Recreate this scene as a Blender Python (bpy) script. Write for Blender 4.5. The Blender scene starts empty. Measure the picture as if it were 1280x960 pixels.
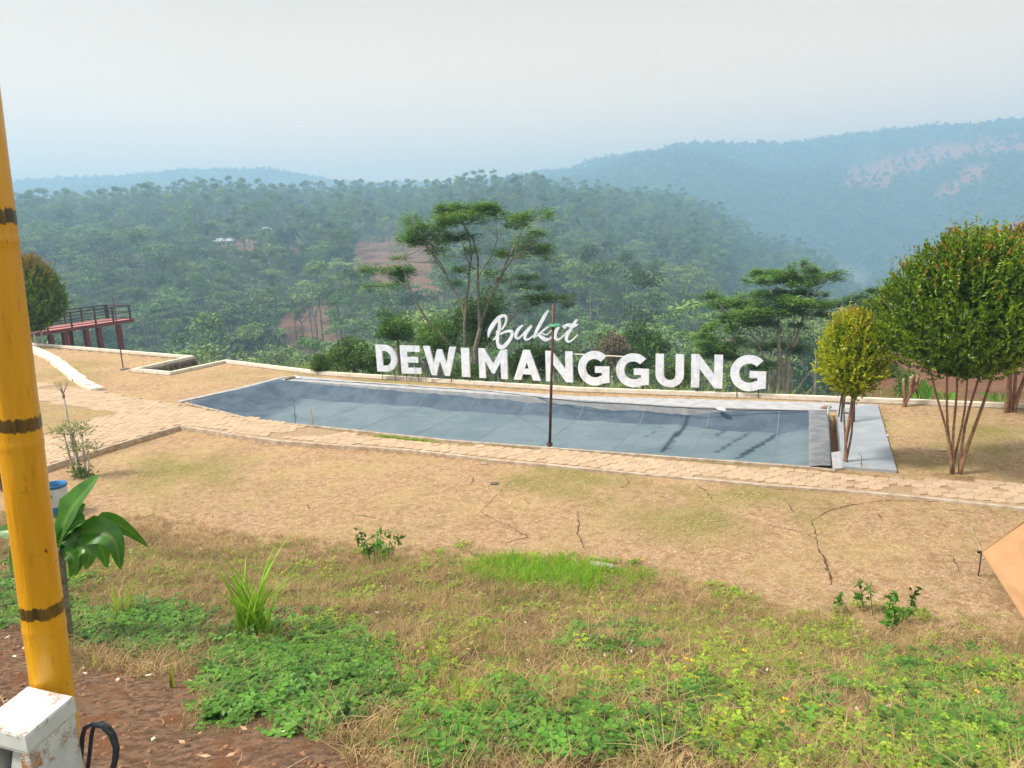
import bpy, math, random
import numpy as np
from mathutils import Vector
random.seed(5)
rng = np.random.default_rng(7)
S = bpy.context.scene
COL = S.collection

# ------------------------------------------------------------------ camera
FPX, PITCH, ROLL, EYE = 935.0, math.radians(11.6), math.radians(2.1), 5.0
_F = np.array([0, math.cos(PITCH), -math.sin(PITCH)])
_U0 = np.array([0, math.sin(PITCH), math.cos(PITCH)])
_R0 = np.array([1., 0, 0])
_U = _U0*math.cos(ROLL) + _R0*math.sin(ROLL)
_R = _R0*math.cos(ROLL) - _U0*math.sin(ROLL)
_C = np.array([0, 0, EYE])
cam_d = bpy.data.cameras.new("camera")
cam = bpy.data.objects.new("camera", cam_d)
COL.objects.link(cam)
from mathutils import Matrix
cam.matrix_world = Matrix(((_R[0], _U[0], -_F[0], 0), (_R[1], _U[1], -_F[1], 0), (_R[2], _U[2], -_F[2], EYE), (0, 0, 0, 1)))
cam_d.sensor_width = 36.0
cam_d.lens = 36.0*FPX/1280.0
cam_d.clip_start = 0.05
cam_d.clip_end = 20000
S.camera = cam

# ------------------------------------------------------------------ light
SUN_EL, SUN_AZ = math.radians(52), math.radians(-100)   # azimuth from +y towards +x: the sun is to the left
world = bpy.data.worlds.new("World")
S.world = world
world.use_nodes = True
wn, wl = world.node_tree.nodes, world.node_tree.links
wn.clear()
sky = wn.new("ShaderNodeTexSky")
sky.sky_type = 'NISHITA'
sky.sun_disc = False
sky.sun_elevation = SUN_EL
sky.sun_rotation = SUN_AZ
sky.air_density = 1.0
sky.dust_density = 4.0
sky.ozone_density = 1.0
hz = wn.new("ShaderNodeMix"); hz.data_type = 'RGBA'
hz.inputs[0].default_value = 0.80                      # dusty overcast in front of the blue, bright towards the horizon
tcw = wn.new("ShaderNodeTexCoord"); spw = wn.new("ShaderNodeSeparateXYZ"); rpw = wn.new("ShaderNodeValToRGB")
wl.new(tcw.outputs["Generated"], spw.inputs[0]); wl.new(spw.outputs[2], rpw.inputs[0])
SKY_STOPS = ((0.0, (2.20, 1.30, .60)), (.12, (1.50, .97, .50)), (.30, (.72, .545, .36)), (1.0, (.86, .82, .78)))
while len(rpw.color_ramp.elements) < len(SKY_STOPS): rpw.color_ramp.elements.new(.5)
for el_, (ps_, cl_) in zip(rpw.color_ramp.elements, SKY_STOPS): el_.position = ps_; el_.color = (*cl_, 1)
scw = wn.new("ShaderNodeVectorMath"); scw.operation = 'SCALE'; scw.inputs["Scale"].default_value = 10.0
nzw = wn.new("ShaderNodeTexNoise"); nzw.inputs["Scale"].default_value = 2.2; nzw.inputs["Detail"].default_value = 3
mpw = wn.new("ShaderNodeMapping"); mpw.inputs["Scale"].default_value = (1, 1, 3.5); wl.new(tcw.outputs["Generated"], mpw.inputs[0]); wl.new(mpw.outputs[0], nzw.inputs[0])
mrw = wn.new("ShaderNodeMapRange"); mrw.inputs[3].default_value = 9.4; mrw.inputs[4].default_value = 10.6; wl.new(nzw.outputs[0], mrw.inputs[0]); wl.new(mrw.outputs[0], scw.inputs["Scale"])
wl.new(rpw.outputs[0], scw.inputs[0]); wl.new(scw.outputs[0], hz.inputs[7])
bgn = wn.new("ShaderNodeBackground")
bgn.inputs[1].default_value = 0.10
wo = wn.new("ShaderNodeOutputWorld")
wl.new(sky.outputs[0], hz.inputs[6]); wl.new(hz.outputs[2], bgn.inputs[0]); wl.new(bgn.outputs[0], wo.inputs[0])
sl = bpy.data.lights.new("sun", 'SUN')
sl.energy = 3.8
sl.angle = math.radians(9)
sl.color = (1.0, 0.93, 0.82)
sun = bpy.data.objects.new("sun", sl)
COL.objects.link(sun)
sd = Vector((math.sin(SUN_AZ)*math.cos(SUN_EL), math.cos(SUN_AZ)*math.cos(SUN_EL), math.sin(SUN_EL)))
sun.rotation_euler = sd.to_track_quat('Z', 'Y').to_euler()
sun.location = (-20, 10, 40)
S.view_settings.view_transform = 'Standard'
S.view_settings.look = 'None'
S.view_settings.exposure = 0.66
S.view_settings.gamma = 1.0
S.render.engine = 'CYCLES'
S.cycles.use_denoising = True
S.cycles.max_bounces = 6
S.cycles.diffuse_bounces = 2
S.cycles.glossy_bounces = 2
S.cycles.transmission_bounces = 3
S.cycles.transparent_max_bounces = 8
S.cycles.volume_bounces = 4
S.cycles.caustics_reflective = False
S.cycles.caustics_refractive = False
HAZE_DENSITY = 0.00094
HAZE_COLOR = (0.46, 0.73, 1.0)

# ------------------------------------------------------------------ picture <-> place
def W(px, py, z=0.0):
    d = _F + (px-640)/FPX*_R + (480-py)/FPX*_U
    return _C + d*((z-EYE)/d[2])
def ray(px, py):
    return _F + (px-640)/FPX*_R + (480-py)/FPX*_U
def at_depth(px, py, y):
    d = ray(px, py)
    return _C + d*(y/d[1])
def PX(P):
    v = np.asarray(P, float) - _C
    w = v@_F
    w = np.where(np.abs(w) < 1e-6, 1e-6, w)
    return 640 + FPX*(v@_R)/w, 480 - FPX*(v@_U)/w, w

# ------------------------------------------------------------------ noise (numpy)
def _hash(ix, iy, seed):
    h = (ix*374761393 + iy*668265263 + seed*1442695041) & 0xffffffff
    h = ((h ^ (h >> 13))*1274126177) & 0xffffffff
    return ((h ^ (h >> 16)) & 0xffff)/65535.0
def vnoise(x, y, seed=0):
    x = np.asarray(x, float); y = np.asarray(y, float)
    ix = np.floor(x).astype(np.int64); iy = np.floor(y).astype(np.int64)
    fx = x-ix; fy = y-iy
    fx = fx*fx*(3-2*fx); fy = fy*fy*(3-2*fy)
    a = _hash(ix, iy, seed); b = _hash(ix+1, iy, seed); c = _hash(ix, iy+1, seed); d = _hash(ix+1, iy+1, seed)
    return (a*(1-fx)+b*fx)*(1-fy) + (c*(1-fx)+d*fx)*fy
def fbm(x, y, o=4, seed=0):
    s = 0; a = 1; t = 0
    for k in range(o):
        s = s + a*vnoise(np.asarray(x)*2**k, np.asarray(y)*2**k, seed+k*17); t += a; a *= .5
    return s/t*2-1
def sstep(a, b, x):
    t = np.clip((x-a)/(b-a), 0, 1)
    return t*t*(3-2*t)
def inpoly(x, y, poly):
    x = np.asarray(x, float); y = np.asarray(y, float)
    r = np.zeros(np.broadcast(x, y).shape, bool)
    n = len(poly)
    for i in range(n):
        x0, y0 = poly[i][:2]; x1, y1 = poly[(i+1) % n][:2]
        if y0 == y1: continue
        c = ((y0 > y) != (y1 > y)) & (x < (x1-x0)*(y-y0)/(y1-y0)+x0)
        r ^= c
    return r
def seg_dist(x, y, pts, closed=False):
    x = np.asarray(x, float); y = np.asarray(y, float)
    d = np.full(np.broadcast(x, y).shape, 1e9)
    n = len(pts)
    for i in range(n if closed else n-1):
        x0, y0 = pts[i][:2]; x1, y1 = pts[(i+1) % n][:2]
        dx, dy = x1-x0, y1-y0
        t = np.clip(((x-x0)*dx+(y-y0)*dy)/(dx*dx+dy*dy+1e-12), 0, 1)
        d = np.minimum(d, np.hypot(x-x0-t*dx, y-y0-t*dy))
    return d

# ------------------------------------------------------------------ the plan of the terrace
def Ws(pts, z=0.0): return [W(a, b, z)[:2] for a, b in pts]
EDGE_PX = [(-60, 423), (70, 433), (240, 447), (168, 463), (213, 467), (282, 452), (405, 467), (460, 470.5), (720, 487), (980, 496.5), (1096, 501), (1280, 508)]
EDGE = Ws(EDGE_PX)
_e = np.array(EDGE[-1]) - np.array(EDGE[-3]); _e /= np.linalg.norm(_e)
EDGE.append(np.array(EDGE[-1]) + _e*26)
_w = np.array(EDGE[0]) - np.array(EDGE[1]); _w /= np.linalg.norm(_w)
EDGE.insert(0, np.array(EDGE[0]) + _w*22)
TERR = [tuple(p) for p in EDGE] + [(42, -30), (-60, -30)]
POOL_N1, POOL_N2, POOL_F2, POOL_F1 = [W(*p)[:2] for p in ((232, 503), (1012, 583), (1012, 512.5), (348, 474))]
NEAR_RIM = Ws([(232, 503), (272, 512.5), (320, 525), (400, 532.5), (465, 539.5), (560, 549.5), (700, 560), (897, 574.5), (1012, 583)])
POOL = list(NEAR_RIM) + [POOL_F2, POOL_F1]
PIT = Ws([(1035, 521), (1047, 518), (1051, 563), (1038, 566)])
PATH_UP = [(0, 474), (43, 478), (110, 486), (170, 497), (222, 506), (330, 524), (450, 543), (560, 555), (690, 562), (830, 574), (960, 585), (1060, 591), (1120, 598), (1280, 603), (1420, 612)]
PATH_LO = [(225, 531), (300, 543), (350, 550), (520, 562), (620, 574), (770, 588), (960, 605), (1060, 612), (1150, 620), (1280, 634), (1420, 648)]
PLAZA_IN = [(0, 496), (48, 501), (95, 508), (148, 516.5), (118, 523), (60, 541), (0, 558)]   # the grass wedge between the two branches
BR_LO = [(225, 531), (140, 556), (60, 581), (0, 602), (-120, 640)]
PATH_POLY = Ws(PATH_UP) + Ws(PATH_LO[::-1]) + Ws(BR_LO[1:]) + Ws([(-120, 474)])
WEDGE = Ws(PLAZA_IN) + Ws([(-110, 590), (-110, 500)])
# the wedge as one polygon, walked round
WEDGE = Ws([(-110, 488), (0, 496), (48, 501), (95, 508), (148, 516.5), (118, 523), (60, 541), (0, 560), (-110, 600)])
NEAR_EDGE = Ws([(-240, 678), (-120, 640), (0, 602), (60, 581), (140, 556), (225, 531)] + PATH_LO[1:])
FOOT = sorted([tuple(W(a, b, -.1)[:2]) for a, b in ((-200, 620), (0, 640), (180, 655), (450, 690), (740, 708), (900, 752), (1000, 772), (1280, 790), (1500, 800))])
FX = np.array([p[0] for p in FOOT]); FY = np.array([p[1] for p in FOOT])

COLS = np.array([-500, 0, 300, 500, 650, 850, 1000, 1150, 1280, 1800.])
YH = 288 - .0367*(COLS-640)
DIST = np.array([60, 110, 180, 260, 380, 600, 800, 1200, 1600, 2000, 2250, 2500, 2900.])
def _zz(ci, y, d, tree=0): return EYE + (YH[ci]-y)/FPX*d - tree
ZT = np.array([
 [-13, -30, -42, -34,  -6, 36, 30, 0, 20, 60, 120, 150, 0],
 [-13, -30, -42, -34,  -6, _zz(1, 243, 600, 37), 30, 0, 40, 90, 170, _zz(1, 241, 2500), 0],
 [-13, -28, -40, -32,  -6, _zz(2, 231, 600, 31), 34, 0, 40, 100, 190, _zz(2, 221, 2500), 0],
 [-13, -26, -37, -27,  -6, _zz(3, 230, 600, 30), 34, 10, 40, 90, 150, _zz(3, 232, 2500), 0],
 [-13, -25, -35, -24,  -7, 28, _zz(4, 226, 800, 26), 30, 70, _zz(4, 226, 2000, 8), 90, 80, 0],
 [-13, -25, -38, -36, -27, 0, _zz(5, 243, 800, 22), 0, 110, _zz(5, 197, 2000, 8), 150, 80, 0],
 [-13, -25, -42, -58, -75, -52, _zz(6, 303, 800, 12), -80, 70, _zz(6, 201, 2000, 8), 160, 80, 0],
 [ -4, -16, -42, -68, -90, -105, -110, _zz(7, 345, 1200, 8), _zz(7, 235, 1600, 8), _zz(7, 187, 2000, 8), 170, 80, 0],
 [ -4, -14, -38, -68, -90, -105, -100, _zz(8, 315, 1200, 8), _zz(8, 215, 1600, 8), _zz(8, 181, 2000, 8), 180, 80, 0],
 [ -4, -14, -38, -68, -90, -100, -90, -40, 100, 190, 160, 80, 0]], float)
AZC = np.arctan((COLS-640)/FPX/1.03)
LD = np.log(DIST)
def _cub(x, xs, M, axis_rows):
    return None
def far_z(x, y):
    az = np.arctan2(x, y); d = np.hypot(x, y)
    a = np.interp(az, AZC, np.arange(len(AZC)))
    b = np.interp(np.log(np.clip(d, 60, 2900)), LD, np.arange(len(LD)))
    ia = np.clip(np.floor(a).astype(int), 0, len(AZC)-2); ib = np.clip(np.floor(b).astype(int), 0, len(LD)-2)
    fa = a-ia; fb = b-ib
    fa = fa*fa*(3-2*fa); fb = fb*fb*(3-2*fb)*.55 + fb*.45
    z = (ZT[ia, ib]*(1-fa)+ZT[ia+1, ib]*fa)*(1-fb) + (ZT[ia, ib+1]*(1-fa)+ZT[ia+1, ib+1]*fa)*fb
    n = fbm(x/170, y/170, 4, 3)*sstep(100, 700, d)*12 + fbm(x/420, y/420, 4, 9)*sstep(900, 1900, d)*(26-14*sstep(2100, 2400, d))
    rid = (1-np.abs(fbm(x/330+3, y/330, 3, 21)))*sstep(900, 1500, d)*(1-sstep(2100, 2350, d))*44 - 22*sstep(900, 1500, d)
    n2 = fbm(x/35, y/35, 3, 33)*2.2*sstep(60, 160, d)
    return z + n + rid + n2
def bank_t(x, y):
    yf = np.interp(x, FX, FY)
    return np.clip((yf-y)/(yf-1.0), 0, 1)
def ground(x, y):
    x = np.asarray(x, float); y = np.asarray(y, float)
    ins = inpoly(x, y, TERR)
    sd = seg_dist(x, y, EDGE)
    s = np.where(ins, -sd, sd)
    # lawn and bank
    near = np.zeros(x.shape) + 1.0
    pe = np.array(NEAR_EDGE); o = np.argsort(pe[:, 0])
    ye = np.interp(x, pe[o, 0], pe[o, 1])
    low = -.045 - .10*sstep(4, -6, x)
    z = np.where(y < ye, low*sstep(0.0, .10, ye-y) - .045*(1-sstep(0, .10, ye-y)), -.045)
    z = z + .012*fbm(x*1.3, y*1.3, 3, 4)*np.clip(sd*2, 0, 1)
    t = bank_t(x, y)
    bz = 3.47*t**1.33
    bz = bz + (.05*fbm(x*.9, y*.9, 3, 11) + .028*fbm(x*4, y*4, 3, 12))*np.clip(t*6, 0, 1)
    z = z + bz
    # pool basin under its sheet
    inp = inpoly(x, y, POOL) | inpoly(x, y, PIT)
    z = np.where(inp, -1.4, z)
    # outside the terrace
    zo = np.minimum(-1.3 + (far_z(x, y)+1.3)*sstep(0, 42, s), -1.3 - .02*s*0 + np.maximum(far_z(x, y)+1.3, 0))
    w = sstep(-.06, .10, s)
    return np.where(s > -.2, z*(1-w) + zo*w, z)
def G(px, py, dmax=3000):
    """first point of the ground along a view direction"""
    d = ray(px, py)
    t = np.concatenate([np.arange(.8, 60, .03), np.exp(np.linspace(math.log(60), math.log(dmax), 3000))])
    P = _C[None]+d[None]*t[:, None]
    h = P[:, 2]-ground(P[:, 0], P[:, 1])
    i = int(np.argmax(h < 0))
    return P[i]

# ------------------------------------------------------------------ objects and naming
def tag(o, label=None, cat=None, group=None, kind=None):
    if label: o["label"] = label
    if cat: o["category"] = cat
    if group: o["group"] = group
    if kind: o["kind"] = kind
    return o
def link(name, me, mat=None, parent=None, loc=None):
    o = bpy.data.objects.new(name, me)
    COL.objects.link(o)
    if me is not None and mat is not None:
        ms = mat if isinstance(mat, (list, tuple)) else [mat]
        if len(me.materials) == 0:
            for m in ms: me.materials.append(m)
    if parent is not None: o.parent = parent
    if loc is not None: o.location = loc
    return o
def empty(name, loc, label=None, cat=None, group=None, rz=0):
    o = bpy.data.objects.new(name, None)
    COL.objects.link(o)
    o.location = [float(v) for v in loc]; o.rotation_euler = (0, 0, rz)
    o.empty_display_size = .2
    return tag(o, label, cat, group)
def mesh_from(name, V, Fc, attrs=None, smooth=False):
    me = bpy.data.meshes.new(name)
    V = np.asarray(V, np.float32).reshape(-1, 3)
    if isinstance(Fc, np.ndarray) and Fc.ndim == 2:
        n, k = Fc.shape
        me.vertices.add(len(V)); me.vertices.foreach_set("co", V.ravel())
        me.loops.add(n*k); me.polygons.add(n)
        me.loops.foreach_set("vertex_index", Fc.ravel().astype(np.int32))
        me.polygons.foreach_set("loop_start", np.arange(0, n*k, k, dtype=np.int32))
        if smooth: me.polygons.foreach_set("use_smooth", np.ones(n, bool))
        me.update(calc_edges=True)
    else:
        me.from_pydata([tuple(map(float, v)) for v in V], [], [tuple(map(int, f)) for f in Fc])
        if smooth: me.polygons.foreach_set("use_smooth", np.ones(len(me.polygons), bool))
        me.update()
    for k, v in (attrs or {}).items():
        v = np.asarray(v, np.float32)
        if v.ndim == 1:
            a = me.attributes.new(k, 'FLOAT', 'POINT'); a.data.foreach_set("value", v)
        else:
            a = me.attributes.new(k, 'FLOAT_COLOR', 'POINT'); a.data.foreach_set("color", v.ravel())
    return me
class MB:
    def __init__(s): s.v = []; s.f = []
    def add(s, V, F):
        b = len(s.v); s.v += [tuple(map(float, v)) for v in V]; s.f += [tuple(i+b for i in f) for f in F]; return s
    def box(s, c, size, R=None):
        x, y, z = [q/2 for q in size]
        V = np.array([(-x, -y, -z), (x, -y, -z), (x, y, -z), (-x, y, -z), (-x, -y, z), (x, -y, z), (x, y, z), (-x, y, z)])
        if R is not None: V = V@np.asarray(R).T
        return s.add(V+np.asarray(c), [(0, 3, 2, 1), (4, 5, 6, 7), (0, 1, 5, 4), (1, 2, 6, 5), (2, 3, 7, 6), (3, 0, 4, 7)])
    def tube(s, pts, rad, n=8, cap=True):
        pts = [np.asarray(p, float) for p in pts]
        if not hasattr(rad, '__len__'): rad = [rad]*len(pts)
        V = []; F = []; prev = None
        for i, p in enumerate(pts):
            t = pts[min(i+1, len(pts)-1)]-pts[max(i-1, 0)]
            t = t/(np.linalg.norm(t)+1e-9)
            if prev is None:
                a = np.array([0, 0, 1.]) if abs(t[2]) < .9 else np.array([1., 0, 0])
            else: a = prev
            u = a-t*(a@t); u /= np.linalg.norm(u)+1e-9; prev = u
            w = np.cross(t, u)
            for k in range(n):
                th = 2*math.pi*k/n
                V.append(p+rad[i]*(math.cos(th)*u+math.sin(th)*w))
        for i in range(len(pts)-1):
            for k in range(n):
                F.append((i*n+k, i*n+(k+1) % n, (i+1)*n+(k+1) % n, (i+1)*n+k))
        if cap:
            F.append(tuple(range(n-1, -1, -1))); F.append(tuple((len(pts)-1)*n+k for k in range(n)))
        return s.add(V, F)
    def prism(s, poly, z0, z1):
        n = len(poly)
        a = sum(poly[i][0]*poly[(i+1) % n][1]-poly[(i+1) % n][0]*poly[i][1] for i in range(n))
        if a < 0: poly = poly[::-1]
        V = [(p[0], p[1], z0) for p in poly]+[(p[0], p[1], z1) for p in poly]
        F = [tuple(range(n-1, -1, -1)), tuple(range(n, 2*n))]+[(i, (i+1) % n, (i+1) % n+n, i+n) for i in range(n)]
        return s.add(V, F)
    def build(s, name, mat=None, parent=None, smooth=False, loc=None, origin=None):
        V = np.array(s.v)
        if origin is not None: V = V-np.asarray(origin)
        return link(name, mesh_from(name, V, s.f, smooth=smooth), mat, parent, loc)

# ------------------------------------------------------------------ materials
def nt(name):
    m = bpy.data.materials.new(name); m.use_nodes = True
    t = m.node_tree; t.nodes.clear()
    out = t.nodes.new("ShaderNodeOutputMaterial"); p = t.nodes.new("ShaderNodeBsdfPrincipled")
    t.links.new(p.outputs[0], out.inputs[0])
    return m, t, p, out
def N(t, kind, **kw):
    n = t.nodes.new(kind)
    for k, v in kw.items():
        if k.startswith("i_"):
            n.inputs[int(k[2:])].default_value = v
        else: setattr(n, k, v)
    return n
def c4(c): return (c[0], c[1], c[2], 1)
def mixc(t, fac, a, b, mode='MIX'):
    n = t.nodes.new("ShaderNodeMix"); n.data_type = 'RGBA'; n.blend_type = mode
    for i, v in ((0, fac), (6, a), (7, b)):
        if hasattr(v, "is_output"): t.links.new(v, n.inputs[i])
        elif i == 0: n.inputs[0].default_value = v
        else: n.inputs[i].default_value = c4(v)
    return n.outputs[2]
def noise(t, scale, detail=4, rough=.6, vec=None, out=0):
    n = N(t, "ShaderNodeTexNoise"); n.inputs["Scale"].default_value = scale
    n.inputs["Detail"].default_value = detail; n.inputs["Roughness"].default_value = rough
    if vec is None:
        g = N(t, "ShaderNodeNewGeometry"); vec = g.outputs["Position"]
    t.links.new(vec, n.inputs["Vector"])
    return n.outputs[out]
def ramp(t, fac, a, b):
    n = N(t, "ShaderNodeMapRange"); n.interpolation_type = 'SMOOTHSTEP'
    n.inputs[1].default_value = a; n.inputs[2].default_value = b
    t.links.new(fac, n.inputs[0]); return n.outputs[0]
def math_(t, op, a, b=None):
    n = N(t, "ShaderNodeMath", operation=op)
    for i, v in ((0, a), (1, b)):
        if v is None: continue
        if hasattr(v, "is_output"): t.links.new(v, n.inputs[i])
        else: n.inputs[i].default_value = v
    return n.outputs[0]
def bump(t, p, h, dist, strength=1.0):
    b = N(t, "ShaderNodeBump"); b.inputs["Strength"].default_value = strength; b.inputs["Distance"].default_value = dist
    t.links.new(h, b.inputs["Height"]); t.links.new(b.outputs[0], p.inputs["Normal"])
def attr(t, name, out="Fac", typ='GEOMETRY'):
    n = N(t, "ShaderNodeAttribute", attribute_name=name, attribute_type=typ)
    return n.outputs[out]
def simple(name, a, b=None, scale=6, rough=.7, metal=0, bmp=0, bscale=None, lo=.35, hi=.65, spec=None):
    m, t, p, o = nt(name)
    b = b or tuple(v*.75 for v in a)
    f = ramp(t, noise(t, scale), lo, hi)
    t.links.new(mixc(t, f, a, b), p.inputs["Base Color"])
    p.inputs["Roughness"].default_value = rough; p.inputs["Metallic"].default_value = metal
    if spec is not None: p.inputs["Specular IOR Level"].default_value = spec
    if bmp: bump(t, p, noise(t, bscale or scale*3), bmp)
    return m
def leafmat(name, dark, light, tip=None, trans=.35, rough=.55, obj_random=.0, scale=3.0, alt=None):
    """a: tint attribute and noise mix dark and light; tip colour where the attribute 'tip' is set"""
    m, t, p, o = nt(name)
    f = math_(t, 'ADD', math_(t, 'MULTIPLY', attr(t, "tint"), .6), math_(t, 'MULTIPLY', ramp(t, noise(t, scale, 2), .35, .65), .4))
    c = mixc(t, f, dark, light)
    if obj_random:
        oi = N(t, "ShaderNodeObjectInfo")
        c = mixc(t, math_(t, 'MULTIPLY', oi.outputs["Random"], obj_random), c, alt or light)
        hs = N(t, "ShaderNodeHueSaturation")
        t.links.new(c, hs.inputs["Color"])
        t.links.new(math_(t, 'ADD', math_(t, 'MULTIPLY', math_(t, 'FRACT', math_(t, 'MULTIPLY', oi.outputs["Random"], 7.3)), .85), .62), hs.inputs["Value"])
        c = hs.outputs[0]
    if tip: c = mixc(t, attr(t, "tip"), c, tip)
    t.links.new(c, p.inputs["Base Color"])
    p.inputs["Roughness"].default_value = rough
    p.inputs["Specular IOR Level"].default_value = .3
    tr = N(t, "ShaderNodeBsdfTranslucent"); mx = N(t, "ShaderNodeMixShader")
    t.links.new(mixc(t, .5, c, (.35, .5, .05), 'MIX') if trans > .3 else c, tr.inputs[0])
    mx.inputs[0].default_value = trans
    t.links.new(p.outputs[0], mx.inputs[1]); t.links.new(tr.outputs[0], mx.inputs[2]); t.links.new(mx.outputs[0], o.inputs[0])
    return m

# ground: colour zones are real soils and plants, carried by two colour attributes
def ground_mat():
    m, t, p, o = nt("ground")
    za = N(t, "ShaderNodeAttribute", attribute_name="zone_a"); zb = N(t, "ShaderNodeAttribute", attribute_name="zone_b")
    sa = N(t, "ShaderNodeSeparateColor"); sb = N(t, "ShaderNodeSeparateColor")
    t.links.new(za.outputs["Color"], sa.inputs[0]); t.links.new(zb.outputs["Color"], sb.inputs[0])
    soil, weed, forest = sa.outputs; green, red, pinkred = sb.outputs
    fine = noise(t, 55, 5, .75); mid = noise(t, 7, 4, .6); big = noise(t, .7, 4, .55)
    g = N(t, "ShaderNodeNewGeometry")
    sc = N(t, "ShaderNodeMapping"); sc.inputs["Scale"].default_value = (60, 190, 60); sc.inputs["Rotation"].default_value = (0, 0, .4)
    t.links.new(g.outputs["Position"], sc.inputs[0])
    straw = N(t, "ShaderNodeTexNoise"); straw.inputs["Scale"].default_value = 1; straw.inputs["Detail"].default_value = 3; t.links.new(sc.outputs[0], straw.inputs[0])
    a = mixc(t, ramp(t, fine, .38, .62), (.32, .19, .105), (.72, .52, .33))
    a = mixc(t, math_(t, 'MULTIPLY', ramp(t, straw.outputs[0], .52, .68), .55), a, (.78, .60, .36))
    gr1 = noise(t, 17, 4, .8)
    a = mixc(t, math_(t, 'MULTIPLY', ramp(t, gr1, .50, .62), .6), a, (.30, .165, .080))
    a = mixc(t, math_(t, 'MULTIPLY', ramp(t, gr1, .48, .38), .5), a, (.78, .56, .34))
    md2 = noise(t, 2.6, 5, .65)
    a = mixc(t, math_(t, 'MULTIPLY', ramp(t, mid, .46, .66), .6), a, (.33, .165, .075))
    a = mixc(t, math_(t, 'MULTIPLY', ramp(t, md2, .50, .66), .45), a, (.34, .24, .10))
    a = mixc(t, math_(t, 'MULTIPLY', ramp(t, noise(t, 4.5, 5, .7), .54, .68), .55), a, (.62, .36, .21))
    a = mixc(t, math_(t, 'MULTIPLY', ramp(t, big, .42, .66), .30), a, (.60, .46, .20))
    gf = math_(t, 'MULTIPLY', green, ramp(t, noise(t, 18, 4, .7), .30, .60))
    a = mixc(t, gf, a, (.24, .235, .06))
    s1 = mixc(t, ramp(t, noise(t, 14, 5, .7), .35, .65), (.14, .080, .050), (.35, .215, .135))
    s1 = mixc(t, ramp(t, noise(t, 3, 3), .5, .7), s1, (.26, .115, .052))
    w1 = mixc(t, ramp(t, noise(t, 40, 5, .75), .35, .65), (.06, .042, .02), (.26, .185, .09))
    w1 = mixc(t, math_(t, 'MULTIPLY', ramp(t, mid, .45, .65), .6), w1, (.09, .11, .025))
    a = mixc(t, weed, a, w1)
    a = mixc(t, soil, a, s1)
    f1 = mixc(t, ramp(t, noise(t, .12, 5, .7), .35, .65), (.030, .05, .018), (.075, .10, .035))
    f1 = mixc(t, math_(t, 'MULTIPLY', ramp(t, noise(t, .03, 4, .6), .52, .7), .6), f1, (.12, .095, .055))
    a = mixc(t, forest, a, f1)
    wv = N(t, "ShaderNodeTexWave", wave_type='BANDS', bands_direction='Z'); wv.inputs["Scale"].default_value = .13; wv.inputs["Distortion"].default_value = 3; wv.inputs["Detail"].default_value = 2
    t.links.new(g.outputs["Position"], wv.inputs[0])
    r1 = mixc(t, ramp(t, noise(t, .5, 5, .7), .3, .7), (.17, .080, .052), (.25, .135, .088))
    r1 = mixc(t, math_(t, 'MULTIPLY', ramp(t, wv.outputs[0], .55, .9), .5), r1, (.10, .10, .04))
    a = mixc(t, red, a, r1)
    a = mixc(t, pinkred, a, mixc(t, ramp(t, noise(t, .6, 5, .7), .35, .62), (.36, .14, .075), (.26, .11, .06)))
    t.links.new(a, p.inputs["Base Color"])
    p.inputs["Roughness"].default_value = .95; p.inputs["Specular IOR Level"].default_value = .1
    bump(t, p, math_(t, 'ADD', fine, math_(t, 'MULTIPLY', straw.outputs[0], .7)), .022, 1.0)
    return m
M = {}
M['ground'] = ground_mat()
M['paver'] = simple("concrete_paver", (.56, .40, .26), (.42, .29, .185), 9, .9, bmp=.004, bscale=90)
def paver_mat():
    m, t, p, o = nt("concrete_paver_worn")
    oi = N(t, "ShaderNodeObjectInfo")
    tn = attr(t, "tint")
    r = math_(t, 'FRACT', math_(t, 'ADD', oi.outputs["Random"], tn))
    a = mixc(t, r, (.54, .38, .235), (.38, .255, .155))
    a = mixc(t, ramp(t, noise(t, 5, 4), .45, .68), a, (.47, .36, .25))
    a = mixc(t, math_(t, 'MULTIPLY', ramp(t, noise(t, 2.2, 4), .52, .66), .5), a, (.36, .25, .14))
    a = mixc(t, ramp(t, noise(t, 70, 3), .45, .7), a, (.58, .44, .31))
    t.links.new(a, p.inputs["Base Color"]); p.inputs["Roughness"].default_value = .92
    bump(t, p, noise(t, 120, 3), .003)
    return m
M['paver'] = paver_mat()
M['joint'] = simple("joint_sand", (.42, .29, .175), (.30, .21, .12), 20, .95, bmp=.006, bscale=60)
M['kerb'] = simple("white_kerb_paint", (.80, .72, .60), (.66, .53, .40), 3.5, .85, bmp=.004, bscale=50, lo=.45, hi=.7)
M['kerb_raw'] = simple("raw_kerb_concrete", (.56, .47, .37), (.38, .28, .20), 5, .9, bmp=.005, bscale=50)
M['stone'] = simple("dark_wall_stone", (.17, .135, .11), (.09, .07, .055), 9, .9, bmp=.01, bscale=40)
M['mortar'] = simple("mortar", (.36, .30, .24), (.22, .17, .13), 8, .95)
M['deckcon'] = simple("smooth_grey_concrete", (.29, .32, .355), (.37, .40, .43), 1.6, .55, bmp=.002, bscale=30, lo=.4, hi=.75)
M['coping'] = simple("pale_concrete_coping", (.46, .46, .47), (.36, .36, .37), 4, .8, bmp=.003, bscale=50)
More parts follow.
